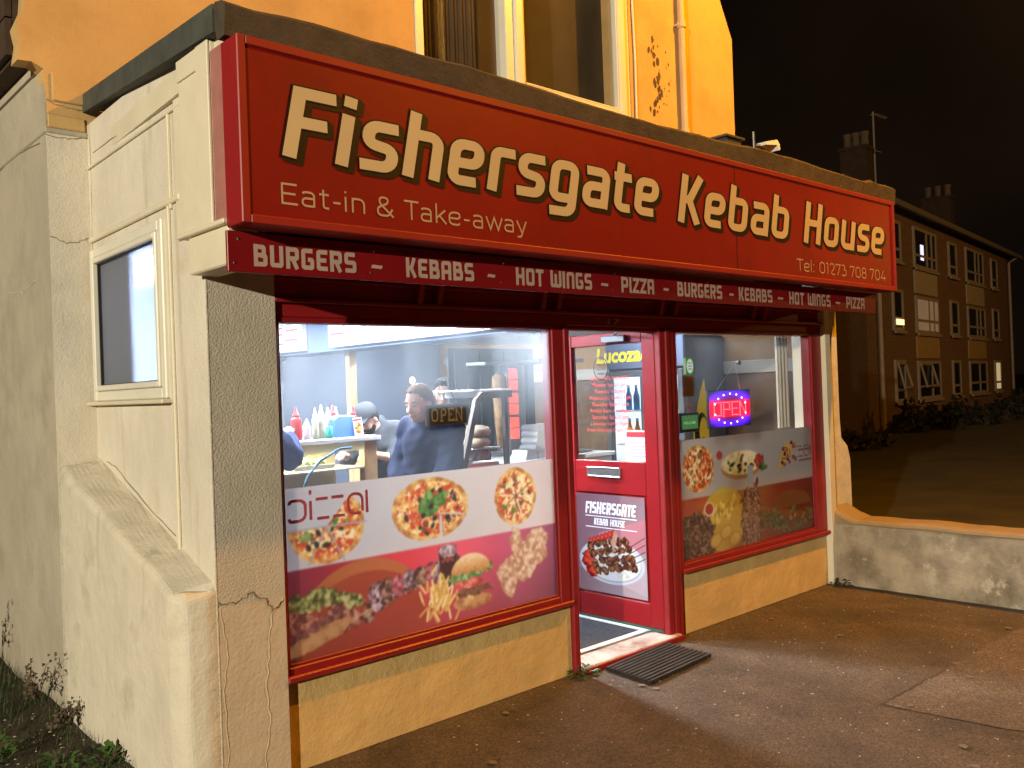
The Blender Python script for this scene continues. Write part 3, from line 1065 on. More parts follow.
# --- shopfront head (dull red shutter panels with brackets)
b = MB()
b.box(.262, 4.945, .004, .14, 1.968, 2.03, .004)
b.box(.262, 4.945, -.02, .14, 2.03, 2.05, .004)
b.box(.262, 4.945, .02, .14, 2.05, 2.20)
b.box(.262, 4.945, -.006, .03, 2.128, 2.142, .004)
for x in (1.02, 1.14, 1.86, 1.98, 2.9, 3.05, 3.95, 4.1):
    b.prism([(-.06, 2.20), (.02, 2.20), (.02, 2.05), (-.02, 2.05)], (x, 0, 0), (0, 1, 0), (0, 0, 1), (.03, 0, 0))
b.build('shopfront_head', redd, SH)
b = MB()
typed(b, '17', FRONT(.0), 2.42, 2.535, 1.982, 2.018, .006, bold=.01)
b.build('house_number', M('brass_figures', (.45, .36, .2), .4, .1, metal=.6), SH)

# --- the two shop windows: frames, panes
def shop_window(x0, x1, xl, xr, glass):
    f = MB()
    f.box(x0, xl, .0, .09, .398, 1.968, .005)
    f.box(xr, x1, .0, .09, .398, 1.968, .005)
    f.box(xl, xr, .001, .09, .398, .455, .005)
    f.box(x0-.0, x1+.0, -.028, .0, .396, .425, .006)
    f.box(xl, xr, .001, .09, 1.945, 1.967, .003)
    # inner bead
    for (a, c) in ((xl, xl+.012), (xr-.012, xr)):
        f.box(a, c, .012, .02, .455, 1.945, .002)
    f.box(xl+.012, xr-.012, .012, .02, .455, .467, .002)
    fr = f.build('window_frame', redp, SH)
    g = MB()
    g.box(xl-.004, xr+.004, .021, .026, .452, 1.948)
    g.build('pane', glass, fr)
    return fr
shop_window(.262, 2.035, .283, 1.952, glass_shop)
shop_window(3.055, 4.945, 3.088, 4.792, glass_dark)
# --- door frame: posts and threshold
f = MB()
f.box(2.036, 2.082, -.012, .10, 0, 1.967, .005)
f.box(2.904, 2.955, -.006, .10, 0, 1.967, .005)
f.box(2.957, 3.0, -.016, .10, 0, 1.967, .005)
f.box(3.002, 3.054, -.006, .10, 0, 1.967, .005)
f.box(2.082, 2.904, .02, .10, 1.945, 1.966, .003)
f.build('door_frame', redp, SH)
b = MB()
b.box(2.083, 2.98, -.045, .14, .0, .038, .006)
b.build('doorstep', M('worn_doorstep', (.45, .40, .36), .6, .25, 8, .4, 40, chip=((.24, .16, .12), 7, .5, .66)), SH)
b = MB()
b.box(2.08, 2.99, -.058, -.046, .0, .034, .004)
b.build('doorstep_edge', redd, SH)

# --- the door leaf, opened ninety degrees inwards (plane x = 2.9)
DX = 2.90
DR = MB()
DR.box(DX, DX+.045, .035, .14, .06, 1.965, .004)
DR.box(DX, DX+.045, .755, .86, .06, 1.965, .004)
DR.box(DX+.001, DX+.044, .14, .755, .06, .215, .004)
DR.box(DX+.001, DX+.044, .14, .755, .90, 1.118, .004)
DR.box(DX+.001, DX+.044, .14, .755, 1.888, 1.965, .004)
DR.box(DX+.012, DX+.034, .14, .755, .215, .90)
door = DR.build('door', doorp, SH)
b = MB()
b.box(DX+.018, DX+.023, .138, .757, 1.116, 1.89)
b.build('pane', glass_door, door)
DPL = Plane((DX, 0, 0), (0, -1, 0), (0, 0, 1), (-1, 0, 0))     # reader stands outside; a = -y
b = MB()
frame_box_y(b, .345, .64, 1.005, 1.075, .012, DX-.012, DX+.001, .003)
b.box(DX-.008, DX+.001, .357, .628, 1.017, 1.063, .003)
b.build('letter_box', steel, door)
b = MB()
b.box(DX-.012, DX, .70, .715, 1.02, 1.12, .003)
b.tube([(DX-.012, .707, 1.07), (DX-.05, .707, 1.07), (DX-.05, .60, 1.07)], .009)
hb = MB()
hb.box(DX+.045, DX+.055, .70, .76, 1.0, 1.15, .003)
hb.tube([(DX+.05, .73, 1.08), (DX+.09, .73, 1.08), (DX+.09, .62, 1.08)], .009)
hb.build('handle', steel, door)
for z in (.25, 1.0, 1.75):
    hb = MB()
    hb.tube([(DX+.02, .028, z), (DX+.02, .028, z+.1)], .009)
    hb.build('hinge', steel_d, door)
b = MB()
b.box(DX-.035, DX, .25, .45, 1.90, 1.945, .005)
b.tube([(DX-.02, .35, 1.95), (DX-.15, .20, 1.955), (DX-.2, .10, 1.955)], .008)
b.build('door_closer', steel_d, door)
b = MB()
b.box(DX-.004, DX+.03, .04, .855, .047, .0595)
b.build('weather_strip', M('green_strip', (.03, .10, .06), .6), door)
# door poster: kebab skewers on a plate
pw, ph = .60, .66
A = Art(pw, ph, .0042, (.60, .32, .42))
g = np.clip(A.X/pw*.6+(1-A.Y/ph)*.5, 0, 1)
A.C = A.ramp(g, [(.50, .34, .40), (.60, .47, .53), (.74, .68, .72)])
A.put(A.soft(A.poly([(.2, .40), (.60, .52), (.60, .30), (.2, .30)])), (.80, .52, .58))
A.put(A.soft(A.poly([(.0, .16), (.60, .02), (.60, .20), (.3, .2)]))*.55, (.84, .76, .84))
A.put(A.soft(A.ell(.30, .215, .285, .150, 0)), (.86, .88, .94))
A.put(A.soft(A.ell(.30, .205, .255, .125, 0)), (.70, .72, .80))
A.put(A.soft(A.ell(.30, .212, .25, .122, 0)), (.93, .94, .97))
for k in range(4):       # skewer sticks
    A.put(A.soft(A.seg((.35, .26-.035*k), (.59, .40-.045*k), .005)), (.25, .18, .15))
for cx, cy, rx, ry in ((.10, .20, .06, .05), (.14, .14, .07, .04), (.10, .25, .05, .03)):
    A.chunks(cx, cy, rx, ry, [(.45, .06, .06), (.78, .16, .12), (.9, .36, .26)], .03)
for k in range(7):
    A.put(A.soft(A.ell(.12+.035*k, .335+.012*k, .022, .024)), (.80, .12, .12))
    A.put(A.soft(A.ell(.12+.035*k, .337+.012*k, .012, .013)), (.88, .35, .3))
for j in range(4):
    for k in range(6):
        A.chunks(.12+.062*k+.02*j, .31-.055*j+.012*k+random.uniform(-.01, .01), .036, .030, [(.16, .07, .05), (.36, .18, .11), (.56, .34, .20), (.70, .52, .36)], .016)
A.chunks(.33, .36, .02, .07, [(.85, .6, .5), (.95, .85, .75)], .03, -.2)
A.chunks(.40, .14, .045, .025, [(.8, .8, .8), (.97, .97, .95)], .02)
A.C = A.C*.82
poster = A.build('poster', vinyl_door, Plane((DX-.0015, .757, .23), (0, -1, 0), (0, 0, 1), (-1, 0, 0)), door)
b = MB()
write(b, 'FISHERSGATE', FONT_B, DPL, -.675, -.225, .757, .838, .185, .18, .003, track=.04)
write(b, 'KEBAB HOUSE', FONT_B, DPL, -.60, -.325, .682, .728, .185, .18, .003, track=.04)
for z in (.738, .664):
    b.add([DPL.p(-.675, z, .003), DPL.p(-.225, z, .003), DPL.p(-.225, z+.006, .003), DPL.p(-.675, z+.006, .003)], [(0, 1, 2, 3)])
b.build('poster_lettering', M('poster_white_ink', (.82, .80, .86), .4, .02), door)
# opening hours and stickers on the door glass
b = MB()
lines = ['OPENING HOURS', 'Monday 5pm-11pm', 'Tuesday Closed', 'Wednesday 5pm-11pm', 'Thursday 5pm-11pm', 'Friday 5pm-11.30pm', 'Saturday 5pm-11pm', 'Sunday 5pm-11pm', 'Free delivery from 10.00']
for k, t in enumerate(lines):
    z = 1.655-k*.043
    w = (.34, .30, .27, .37, .33, .35, .32, .31, .42)[k]
    typed(b, t, DPL, -.43-w/2, -.43+w/2, z, z+.026, -.012, bold=.012)
b.build('opening_hours', M('red_window_letters', (.62, .07, .06), .5), door)
b = MB()
ring, fs = ribbon([(-.50+.062*math.cos(t), 1.735+.075*math.sin(t)) for t in np.linspace(0, 2*PI, 40)[:-1]], .007, True)
b.add([DPL.p(v[0], v[1], -.012) for v in ring], fs)
for k, w in enumerate((.07, .085, .06)):
    typed(b, ('Please', 'mind the', 'step')[k], DPL, -.50-w/2, -.50+w/2, 1.75-.028*k, 1.767-.028*k, -.012, bold=.01)
b.build('round_sticker', blackm, door)
A = Art(.19, .20, .004, (.90, .86, .88))
A.put(A.soft(A.poly([(.01, .155), (.18, .155), (.18, .19), (.01, .19)])), (.80, .25, .30))
for k in range(5):
    A.put(A.soft(A.seg((.03, .12-.022*k), (.16, .12-.022*k), .006)), (.78, .45, .50))
A.build('notice', vinyl_door, Plane((DX+.010, .305, 1.122), (0, -1, 0), (0, 0, 1), (-1, 0, 0)), door)

# --- the small side window
f = MB()
frame_box_y(f, WY0, WY1, WZ0, WZ1, .05, -.018, .06, .006)
frame_box_y(f, WY0+.052, WY1-.052, WZ0+.052, WZ1-.052, .028, -.028, .05, .005)
sw = f.build('side_window', upvc, SH)
g = MB()
g.add([(.014, WY0+.076, WZ0+.076), (.014, WY1-.076, WZ0+.076), (.014, WY1-.076, WZ1-.076), (.014, WY0+.076, WZ1-.076)], [(0, 1, 2, 3)])
g.build('pane', frost, sw)
g = MB()
frame_box_y(g, WY0+.078, WY1-.078, WZ0+.078, WZ1-.078, .007, -.004, .010, .001)
g.build('gasket', blackm, sw)
g = MB()
g.box(-.05, .03, WY0-.03, WY1+.02, WZ0-.022, WZ0-.002, .005)
g.build('sill', white_paint, sw)
g = MB()
for k in range(9):
    y = .96+k*.05
    g.tube([(.05+.012*(k % 2), y, WZ0+.05), (.05+.012*(k % 2), y+.01, WZ1-.05)], .028, 8)
cm = bpy.data.materials.new('grey_curtain')
cm.use_nodes = True
ct_ = cm.node_tree.nodes.new('ShaderNodeBsdfTranslucent')
ct_.inputs[0].default_value = (.62, .58, .52, 1)
cx2 = cm.node_tree.nodes.new('ShaderNodeMixShader')
cx2.inputs[0].default_value = .45
cm.node_tree.nodes['Principled BSDF'].inputs['Base Color'].default_value = (.55, .52, .47, 1)
cm.node_tree.nodes['Principled BSDF'].inputs['Roughness'].default_value = .9
cm.node_tree.links.new(cm.node_tree.nodes['Principled BSDF'].outputs[0], cx2.inputs[1])
cm.node_tree.links.new(ct_.outputs[0], cx2.inputs[2])
cm.node_tree.links.new(cx2.outputs[0], cm.node_tree.nodes['Material Output'].inputs[0])
g.build('curtain', cm, sw, smooth=True)
# --- upper windows
f = MB()
f.box(2.20, 2.27, UY-.01, UY+.1, 3.80, 5.35, .005)
f.box(3.045, 3.13, UY-.02, UY+.1, 3.80, 5.35, .006)
f.box(2.27, 3.045, UY, UY+.1, 5.28, 5.35, .005)
f.box(2.27, 3.045, UY, UY+.1, 3.80, 3.86, .005)
f.box(3.13, 4.52, UY-.005, UY+.1, 3.80, 3.885, .005)
f.box(4.445, 4.52, UY-.012, UY+.1, 3.885, 5.35, .005)
f.box(3.13, 4.445, UY, UY+.1, 5.30, 5.35, .005)
uw = f.build('upper_window', upvc, SH)
f = MB()
frame_box(f, 3.135, 4.44, 3.89, 5.295, .085, UY-.045, UY+.05, .010)
frame_box(f, 3.225, 4.35, 3.98, 5.205, .015, UY-.03, UY+.02, .004)
f.build('sash', upvc, uw)
g = MB()
g.box(2.268, 3.047, UY+.05, UY+.055, 3.858, 5.282)
g.box(3.235, 4.34, UY+.01, UY+.015, 3.99, 5.195)
g.build('pane', glass_up, uw)
g = MB()
for k in range(18):
    x = 2.30+k*.042
    if 2.86 < x: break
    g.tube([(x, UY+.13+.012*(k % 2), 3.8), (x+.006, UY+.13+.012*(k % 2), 5.4)], .020, 8)
g.build('curtain', M('brown_curtain', (.07, .05, .03), .9, .15), uw, smooth=True)
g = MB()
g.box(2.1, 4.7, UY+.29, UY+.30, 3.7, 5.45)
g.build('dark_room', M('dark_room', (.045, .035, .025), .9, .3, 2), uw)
# --- drainpipe and gutter corner on the upper wall
b = MB()
b.tube([(5.25, UY-.05, 3.1), (5.25, UY-.05, 5.6)], .032, 12)
for z in (3.9, 4.9):
    b.lathe([(.033, 0), (.043, .004), (.043, .06), (.033, .064)], (5.25, UY-.05, z), 12)
b.box(5.20, 5.30, UY-.06, UY, 4.92, 4.94, .003)
b.build('drainpipe', M('ochre_pipe_paint', (.55, .42, .26), .5, .1), SH, smooth=False)
b = MB()
b.tube([(4.58, UY-.015, 3.1), (4.60, UY-.015, 4.5), (4.575, UY-.015, 5.4)], .010, 6)
b.build('cable', upvc, SH)
# peeling paint
flake = M('peeled_plaster', (.10, .075, .05), .95, .3)
b = MB()
for k in range(46):
    if k < 32:
        cz = random.uniform(4.05, 4.75)
        cx = 4.90+.03*math.sin(cz*9)+random.gauss(0, .035)
    else:
        cz = random.uniform(4.1, 4.7)
        cx = random.uniform(4.95, 5.12)
    sz = random.uniform(.008, .028)*(1 if k < 32 else .5)
    pts = [(cx+sz*math.cos(t)*random.uniform(.5, 1.1), cz+sz*1.7*math.sin(t)*random.uniform(.5, 1.1)) for t in np.linspace(0, 2*PI, 9)[:-1]]
    b.sheet(pts, (0, UY-.002-.0004*(k % 9), 0), ox, oz)
b.build('peeling_patch', flake, SH)
b = MB()
b.prism([(4.53, 3.1), (4.56, 3.1), (4.56, 5.4), (4.53, 5.4)], (0, UY-.012, 0), ox, oz, (0, .012, 0))
b.build('render_bead', upper, SH)
# the side wall is a touch out of square with the front
for o in list(SH.children)+[c for q in SH.children if q.name.startswith('side_window') for c in q.children]:
    if o.type != 'MESH' or o.name.split('.')[0] in ('boxed_end', 'fascia_backing', 'roof_edge', 'roof_deck', 'roof_covering', 'upper_wall', 'house_side_wall', 'hung_tiles', 'quoin_stone', 'fascia_soffit', 'return_wall', 'house_core'):
        continue
    but = o.name.startswith('buttress')
    for v in o.data.vertices:
        if v.co.x < .26 and v.co.y < 1.475 and v.co.z < 3.2:
            wgt = min(1, max(0, 1-v.co.x/.26))
            if but:
                wgt = min(1, max(0, 1+(v.co.x+.03)/.16))
            v.co.x -= .040*wgt*(1-max(0, v.co.y)/1.475)

# ================================================================== THE SIGNS
SG = thing('shop_sign', 'large red box sign with cream lettering across the shopfront', 'sign', (2.53, -.38, 2.2))
sy0, sy1 = -.51, -.38
SL, SR, SB, ST = -.112, 5.19, 2.253, 2.936
b = MB()
b.box(SL+.03, SR-.03, sy0+.008, sy1, SB+.03, ST-.03)
b.build('face', signred, SG)
b = MB()
frame_box(b, SL, SR, SB, ST, .034, sy0, sy1, .004)
b.build('frame', signedge, SG)
b = MB()
b.box(3.047, 3.051, sy0+.0065, sy0+.0078, SB+.034, ST-.034)
b.build('panel_joint', ink, SG)
SP = FRONT(sy0+.008)
words = [('Fishersgate', .050, 2.325, 2.516, 2.795), ('Kebab', 2.460, 3.675, 2.513, 2.790), ('House', 3.82, 5.03, 2.512, 2.792)]
for t, a0, a1, z0, z1 in words:
    sh = MB(); fl = MB(); rim = MB()
    for k in range(6):
        write(sh, t, FONT_A, SP, a0, a1, z0, z1, .222, .17, .0010+.0001*k, .006, .0042*k, -.0032*k, track=.045, thin=.76, step=.0001)
    write(rim, t, FONT_A, SP, a0, a1, z0, z1, .222, .17, .0026, .0035, 0, 0, track=.045, thin=.76, step=.00005)
    write(fl, t, FONT_A, SP, a0, a1, z0, z1, .220, .17, .0034, -.001, 0, 0, track=.045, thin=.76, step=.0001)
    wd = fl.build('lettering', letcream, SG)
    sh.build('letter_shadow', ink, wd)
    rim.build('letter_outline', ink, wd)
b = MB()
write(b, 'Eat-in & Take-away', FONT_C, SP, .045, 1.30, 2.338, 2.418, .105, 0, .001, track=.05, step=.0001)
b.build('small_lettering', letwhite, SG)
b = MB()
write(b, 'Tel: 01273 708 704', FONT_C, SP, 3.735, 5.01, 2.322, 2.400, .115, 0, .001, track=.05, step=.0001)
b.build('small_lettering', letwhite, SG)

FB = thing('fascia_board', 'narrow red board listing burgers and kebabs under the big sign', 'sign', (2.5, -.38, 2.09))
b = MB()
b.box(-.113, 5.095, -.382, -.366, 2.092, 2.245, .002)
b.build('board', fascia_red, FB)
FP = FRONT(-.382)
for t, a0, a1 in (('BURGERS', -.013, .437), ('KEBABS', .690, 1.070), ('HOT WINGS', 1.335, 1.872), ('PIZZA', 2.108, 2.388), ('BURGERS', 2.603, 3.046), ('KEBABS', 3.230, 3.615), ('HOT WINGS', 3.829, 4.385), ('PIZZA', 4.622, 4.905)):
    b = MB()
    write(b, t, FONT_B, FP, a0, a1, 2.117, 2.202, .205, 0, .001, track=.03, step=.0002)
    b.build('lettering', letpale, FB)
for a0, a1 in ((.515, .572), (1.156, 1.206), (1.947, 2.006), (2.475, 2.526), (3.129, 3.179), (3.691, 3.757), (4.468, 4.535)):
    b = MB()
    b.prism([(a0, 2.145), (a1-.006, 2.143), (a1, 2.157), (a0+.006, 2.159)], (0, -.3835, 0), ox, oz, (0, .001, 0))
    b.build('dash', letpale, FB)
b = MB()
for x in (-.08, .52, 1.25, 2.05, 2.9, 3.7, 4.5, 5.05):
    for z in (2.125, 2.215):
        b.lathe([(.005, 0), (.0052, .0025), (.003, .004)], (0, 0, 0), 8)
        nv = 24
        for i in range(len(b.v)-nv, len(b.v)):
            p = b.v[i]
            b.v[i] = (x+p[0]+(z-2.17)*.2, -.382-p[2], z+p[1])
b.build('screw', steel, FB)

# small floodlight on the flat roof
FL = thing('roof_floodlight', 'small white lamp on a bracket standing on the flat roof edge', 'lamp', (4.6, .3, 3.16))
b = MB()
b.tube([(4.58, .3, 3.1), (4.58, .3, 3.56)], .010, 8)
b.tube([(4.60, .3, 3.45), (4.68, .3, 3.47)], .012, 8)
b.build('bracket', steel_d, FL)
b = MB()
b.prism([(0, -.02), (.17, .02), (.20, -.01), (.205, -.055), (.19, -.06), (.17, -.02), (.0, -.045)], (4.66, .24, 3.505), ox, oz, (0, .12, 0))
b.build('lamp_head', whitep, FL)
AE = thing('roof_box', 'dark metal box standing behind the small lamp on the roof', 'roof box', (4.52, .45, 3.16))
b = MB()
b.box(4.38, 4.60, .42, .6, 3.1, 3.52, .01)
b.build('case', M('roof_box_paint', (.06, .05, .04), .7), AE)
b = MB()
b.box(4.36, 4.62, .40, .62, 3.52, 3.54, .004)
b.build('lid', steel_d, AE)

# ================================================================== WINDOW POSTERS
# left window: pizzas above, fast food below
X0, Z0 = .285, .458
PW, PH = 1.952-.285, 1.222-.458
A = Art(PW, PH, .0036, (.80, .76, .75))
zb = .862-Z0
g = np.clip(A.X/PW, 0, 1)
A.C = A.ramp(g, [(.70, .70, .74), (.80, .76, .74), (.86, .76, .72)])
low = A.ramp(np.clip(g+(A.Y-.2)*.15, 0, 1), [(.36, .07, .17), (.58, .08, .15), (.82, .16, .22), (.90, .27, .35), (.74, .26, .38), (.56, .22, .34)])
low = low*(.68+.32*np.clip(A.Y/.32, 0, 1))[..., None]
A.put(A.soft(A.Y-zb), low)
bread = A.soft(A.ell(.40, .10, .36, .30, .12))*A.soft(A.Y-zb)
A.put(bread*np.clip((A.Y-.20)/.15, 0, .8), (.62, .36, .14))
A.put(A.soft(A.ell(.40, .06, .36, .28, .12))*A.soft(A.Y-zb)*.85, (.52, .14, .08))
u = lambda x: x-X0
w = lambda z: z-Z0
# cut pizza with the word
cx, cy, rr = u(.505), w(1.035), .196
half = A.soft(-(A.ell(cx, cy, rr*0+9, 9))) * 0
ang = np.arctan2(A.Y-cy, A.X-cx)
lowhalf = (((ang < -.02) & (ang > -PI+.02)) | ((ang >= -.02) & (ang < .80))).astype(float)
A.pizza(cx, cy, rr, .165, 0, 'mix', lowhalf)
for t in (-2.05, -1.15, -.02, -PI+.02):
    A.put(A.soft(A.seg((cx, cy), (cx+.21*math.cos(t), cy+.18*math.sin(t)), .009)), (.62, .60, .60))
for (px, pz_) in ((.42, 1.0), (.45, .96), (.41, .95), (.46, 1.01)):
    A.put(A.soft(A.ell(u(px), w(pz_), .012, .017, .4)), (.08, .07, .07))
A.chunks(u(.40), w(1.0), .035, .02, [(.3, .42, .12), (.75, .8, .5)], .02)
# big pizza with basil, one slice pulled
pcx, pcy = u(1.093), w(1.045)
A.pizza(pcx, pcy, .236, .152, .0, 'olive')
for q in ((.0, -.02, .06, .034, .4), (-.045, .0, .05, .028, 1.0), (.04, .015, .055, .026, -.2), (-.01, .045, .035, .022, 2.0), (.07, .035, .04, .022, .3)):
    A.chunks(pcx+q[0], pcy+q[1]+.02, q[2], q[3], [(.10, .26, .08), (.24, .44, .16), (.45, .62, .30)], .03, q[4], .01)
A.put(A.soft(A.poly([(pcx+.05, pcy-.04), (pcx+.045, pcy-.17), (pcx+.07, pcy-.17), (pcx+.065, pcy-.04)])), (.82, .77, .75))
A.put(A.soft(A.seg((pcx+.05, pcy-.03), (pcx+.21, pcy-.05), .008)), (.85, .78, .7))
for q in ((.02, -.05), (.10, -.055), (-.05, -.03), (.0, .01), (.06, .085)):
    A.put(A.soft(A.ell(pcx+q[0], pcy+q[1], .016, .013, .4)), (.06, .05, .06))
# right pizza, cut in slices
qcx, qcy = u(1.662), w(1.045)
A.pizza(qcx, qcy, .150, .152, 0, 'mix')
for t in (.5, 1.6, 2.6, 3.7, 4.7, 5.8):
    A.put(A.soft(A.seg((qcx, qcy), (qcx+.13*math.cos(t), qcy+.13*math.sin(t)), .006)), (.55, .22, .10))
    A.put(A.soft(A.seg((qcx+.02*math.cos(t+.4), qcy+.02*math.sin(t+.4)), (qcx+.11*math.cos(t+.4), qcy+.11*math.sin(t+.4)), .010)), (.95, .84, .62))
# wrap with salad
for k in range(8):
    A.chunks(.04+.045*k, .27-.012*abs(k-2)+random.uniform(-.02, .02), .05, .032, [(.10, .14, .06), (.28, .34, .12), (.55, .58, .30), (.72, .70, .5)], .022, random.random()*3)
for k in range(8):
    A.chunks(.03+.045*k, .165+random.uniform(-.03, .025), .05, .035, [(.24, .09, .08), (.48, .22, .18), (.66, .40, .34), (.70, .55, .45)], .022, random.random()*3)
A.chunks(.12, .085, .22, .045, [(.42, .24, .12), (.62, .42, .24), (.70, .52, .34)], .05, .22, .012)
for k in range(5):
    A.chunks(.02+.06*k, .10+.02*k, .03, .018, [(.25, .1, .12), (.55, .3, .3)], .02)
# skewers
onion = [(.14, .10, .12), (.38, .26, .30), (.62, .50, .55), (.80, .72, .74)]
meat = [(.12, .06, .06), (.32, .18, .14), (.50, .34, .26), (.66, .52, .42)]
for k in range(6):
    A.chunks(.42+.055*k, .155+.022*k+random.uniform(-.008, .008), .036, .042, (meat, onion)[k % 2], .02, .3)
for k in range(8):
    A.chunks(.47+.066*k, .235+.008*k+random.uniform(-.006, .006), .046, .052, (onion, meat, [(.40, .10, .14), (.62, .25, .30), (.75, .5, .5)])[k % 3], .02, -.2)
A.put(A.soft(A.seg((.36, .14), (.44, .165), .006)), (.75, .62, .45))
for k in range(3):
    A.chunks(.84+.05*k, .255+.005*k, .035, .045, onion, .018, .3)
# cola glass
cxg = u(1.185)
A.put(A.soft(A.poly([(cxg-.058, .385), (cxg+.058, .385), (cxg+.044, .175), (cxg-.044, .175)])), (.14, .05, .06))
A.chunks(cxg, .365, .056, .035, [(.45, .30, .32), (.85, .80, .82)], .016)
for k in range(5):
    A.put(A.soft(A.ell(cxg-.03+.015*k, .315+.01*(k % 2), .009, .008)), (.62, .2, .2))
# fries
for k in range(95):
    x = u(1.125)+random.gauss(0, .045)
    y = .125+random.gauss(0, .045)
    t = random.uniform(.6, 2.2)
    A.put(A.soft(A.seg((x, y), (x+.06*math.cos(t), y+.05*math.sin(t)), .012)), random.choice([(.86, .66, .30), (.92, .76, .42), (.78, .55, .22), (.95, .84, .55)]))
# burger
bx = u(1.335)
A.chunks(bx, .085, .125, .040, [(.58, .34, .16), (.78, .55, .32), (.85, .68, .45)], .06, 0, .008)
A.put(A.soft(A.poly([(bx-.11, .12), (bx+.12, .13), (bx+.06, .075), (bx, .10), (bx-.06, .07)])), (.94, .80, .50))
A.chunks(bx, .135, .120, .022, [(.22, .10, .06), (.42, .24, .15), (.5, .3, .2)], .015)
A.put(A.soft(A.poly([(bx-.12, .165), (bx+.11, .175), (bx+.05, .13), (bx-.02, .155), (bx-.08, .125)])), (.95, .84, .56))
A.chunks(bx, .185, .115, .020, [(.55, .12, .10), (.80, .28, .22), (.88, .5, .4)], .03)
for k in range(9):
    A.chunks(bx-.12+.03*k, .215+.010*math.sin(k*2.)+.004*k, .030, .024, [(.12, .26, .10), (.34, .52, .24), (.66, .76, .5)], .014)
A.put(A.soft(np.maximum(A.ell(bx, .235, .132, .095), .232-A.Y+.004*np.sin(A.X*60))), A.ramp(np.clip((A.Y-.23)/.1*.8+A.n(.012)*.4-.1, 0, 1), [(.62, .36, .16), (.80, .56, .30), (.90, .74, .52), (.94, .84, .66)]))
# fried chicken
chick = [(.62, .42, .30), (.74, .54, .40), (.83, .66, .52), (.90, .78, .66)]
for q in ((1.50, .600, .05, .075, .3), (1.60, .700, .085, .06, .2), (1.565, .800, .035, .075, .2), (1.68, .730, .10, .065, -.2), (1.72, .790, .075, .06, .1), (1.50, .665, .07, .05, .4), (1.62, .640, .07, .05, 0)):
    A.chunks(u(q[0]+.09), w(q[1]-.0)+.0, q[2]*1.12, q[3]*1.12, chick, .022, q[4], .03)
A.blur, A.fade = 2, .20
poster_l = tag(A.build('window_poster', vinyl, FRONT(.030, X0, Z0)), 'window vinyl with pizzas above a burger, chips and skewers beside the door', 'poster', 'food posters on the shop windows')
b = MB()
for k in range(5):
    pass
pz_font = {'p': (.40, [([(.0, .66), (.04, .74), (.34, .74), (.34, .26), (.02, .26), (.0, .34)], .16, 0)]),
           'i': (.16, [([(.05, .25), (.05, .7)], 0, 0), ([(.05, .85), (.05, .95)], 0, 0)]),
           'z': (.34, [([(0, .72), (.26, .72)], 0, 0), ([(.02, .26), (.28, .26)], 0, 0)]),
           'a': (.50, [([(.34, .30), (.34, .74), (.02, .74), (.02, .26), (.30, .26)], .16, 0), ([(.44, .24), (.44, .80)], 0, 0)])}
write(b, 'pizza', pz_font, FRONT(.030, 0, 0), .318, .715, 1.026, 1.214, .075, 0, .0012, step=.0001)
b.build('word', M('poster_red_ink', (.62, .10, .11), .4), poster_l, world=True)

# right window: pizzas above, doner and crisps below
X1, Z1 = 3.09, .458
PW2, PH2 = 4.790-3.09, 1.245-.458
A = Art(PW2, PH2, .0052, (.62, .60, .58))
g = np.clip(A.X/PW2, 0, 1)
A.C = A.ramp(g, [(.72, .66, .60), (.66, .62, .58), (.58, .55, .52)])
zb = .855-Z1
A.put(A.soft(A.Y-zb), A.ramp(np.clip(g+(.4-A.Y)*.3, 0, 1), [(.62, .20, .16), (.62, .34, .14), (.55, .38, .16), (.42, .12, .07), (.30, .08, .05)]))
A.put(A.soft(A.ell(.5, .22, .26, .22))*.85, (.74, .64, .20))
u = lambda x: x-X1
w = lambda z: z-Z1
A.pizza(u(3.315), w(1.045), .178, .155, 0, 'veg')
# thick round pizza with olives
A.put(A.soft(A.ell(u(3.83), w(1.015), .25, .085)), (.70, .45, .22))
A.put(A.soft(A.ell(u(3.83), w(1.045), .25, .085, 0)), A.ramp(A.stretch(A.n(.04)), [(.88, .72, .42), (.95, .88, .66)]))
r = random.Random(3)
for k in range(22):
    t, q = r.random()*6.28, math.sqrt(r.random())*.85
    A.put(A.soft(A.ell(u(3.83)+.23*q*math.cos(t), w(1.045)+.078*q*math.sin(t), .016, .011)), r.choice([(.08, .07, .07), (.08, .07, .07), (.70, .18, .12), (.30, .40, .14)]))
A.put(A.soft(A.ell(u(3.56), w(1.115), .035, .03)), (.70, .22, .18))
A.chunks(u(4.05), w(1.04), .06, .05, [(.55, .12, .1), (.78, .3, .24)], .03)
A.chunks(u(4.09), w(.995), .05, .025, [(.1, .22, .08), (.35, .5, .2)], .02)
# slice pulled from a pizza
A.put(A.soft(A.poly([(u(4.28), w(.93)), (u(4.52), w(1.06)), (u(4.50), w(1.16)), (u(4.38), w(1.13))])), (.80, .60, .30))
for q in ((4.38, 1.10), (4.44, 1.02), (4.36, 1.0), (4.50, 1.14), (4.52, 1.03), (4.40, 1.06)):
    A.put(A.soft(A.ell(u(q[0]), w(q[1]), .016, .013)), (.08, .07, .07))
    A.chunks(u(q[0])+.03, w(q[1])-.02, .02, .014, [(.5, .15, .1), (.75, .4, .2)], .02)
for z in (1.075, .995):
    for k in range(4):
        A.put(A.soft(A.seg((u(4.60+.05*k), w(z)), (u(4.635+.05*k), w(z+.004)), .010)), (.30, .12, .10))
dm = [(.10, .05, .04), (.26, .15, .10), (.44, .30, .20), (.58, .44, .32)]
A.put(A.soft(A.ell(.14, .08, .24, .20, 0, .05, .06)), (.24, .15, .11))
for k in range(70):
    A.chunks(random.uniform(.0, .34), random.uniform(.03, .30)*(1-.3*random.random()), .07, .022, dm, .02, random.uniform(-1, .2))
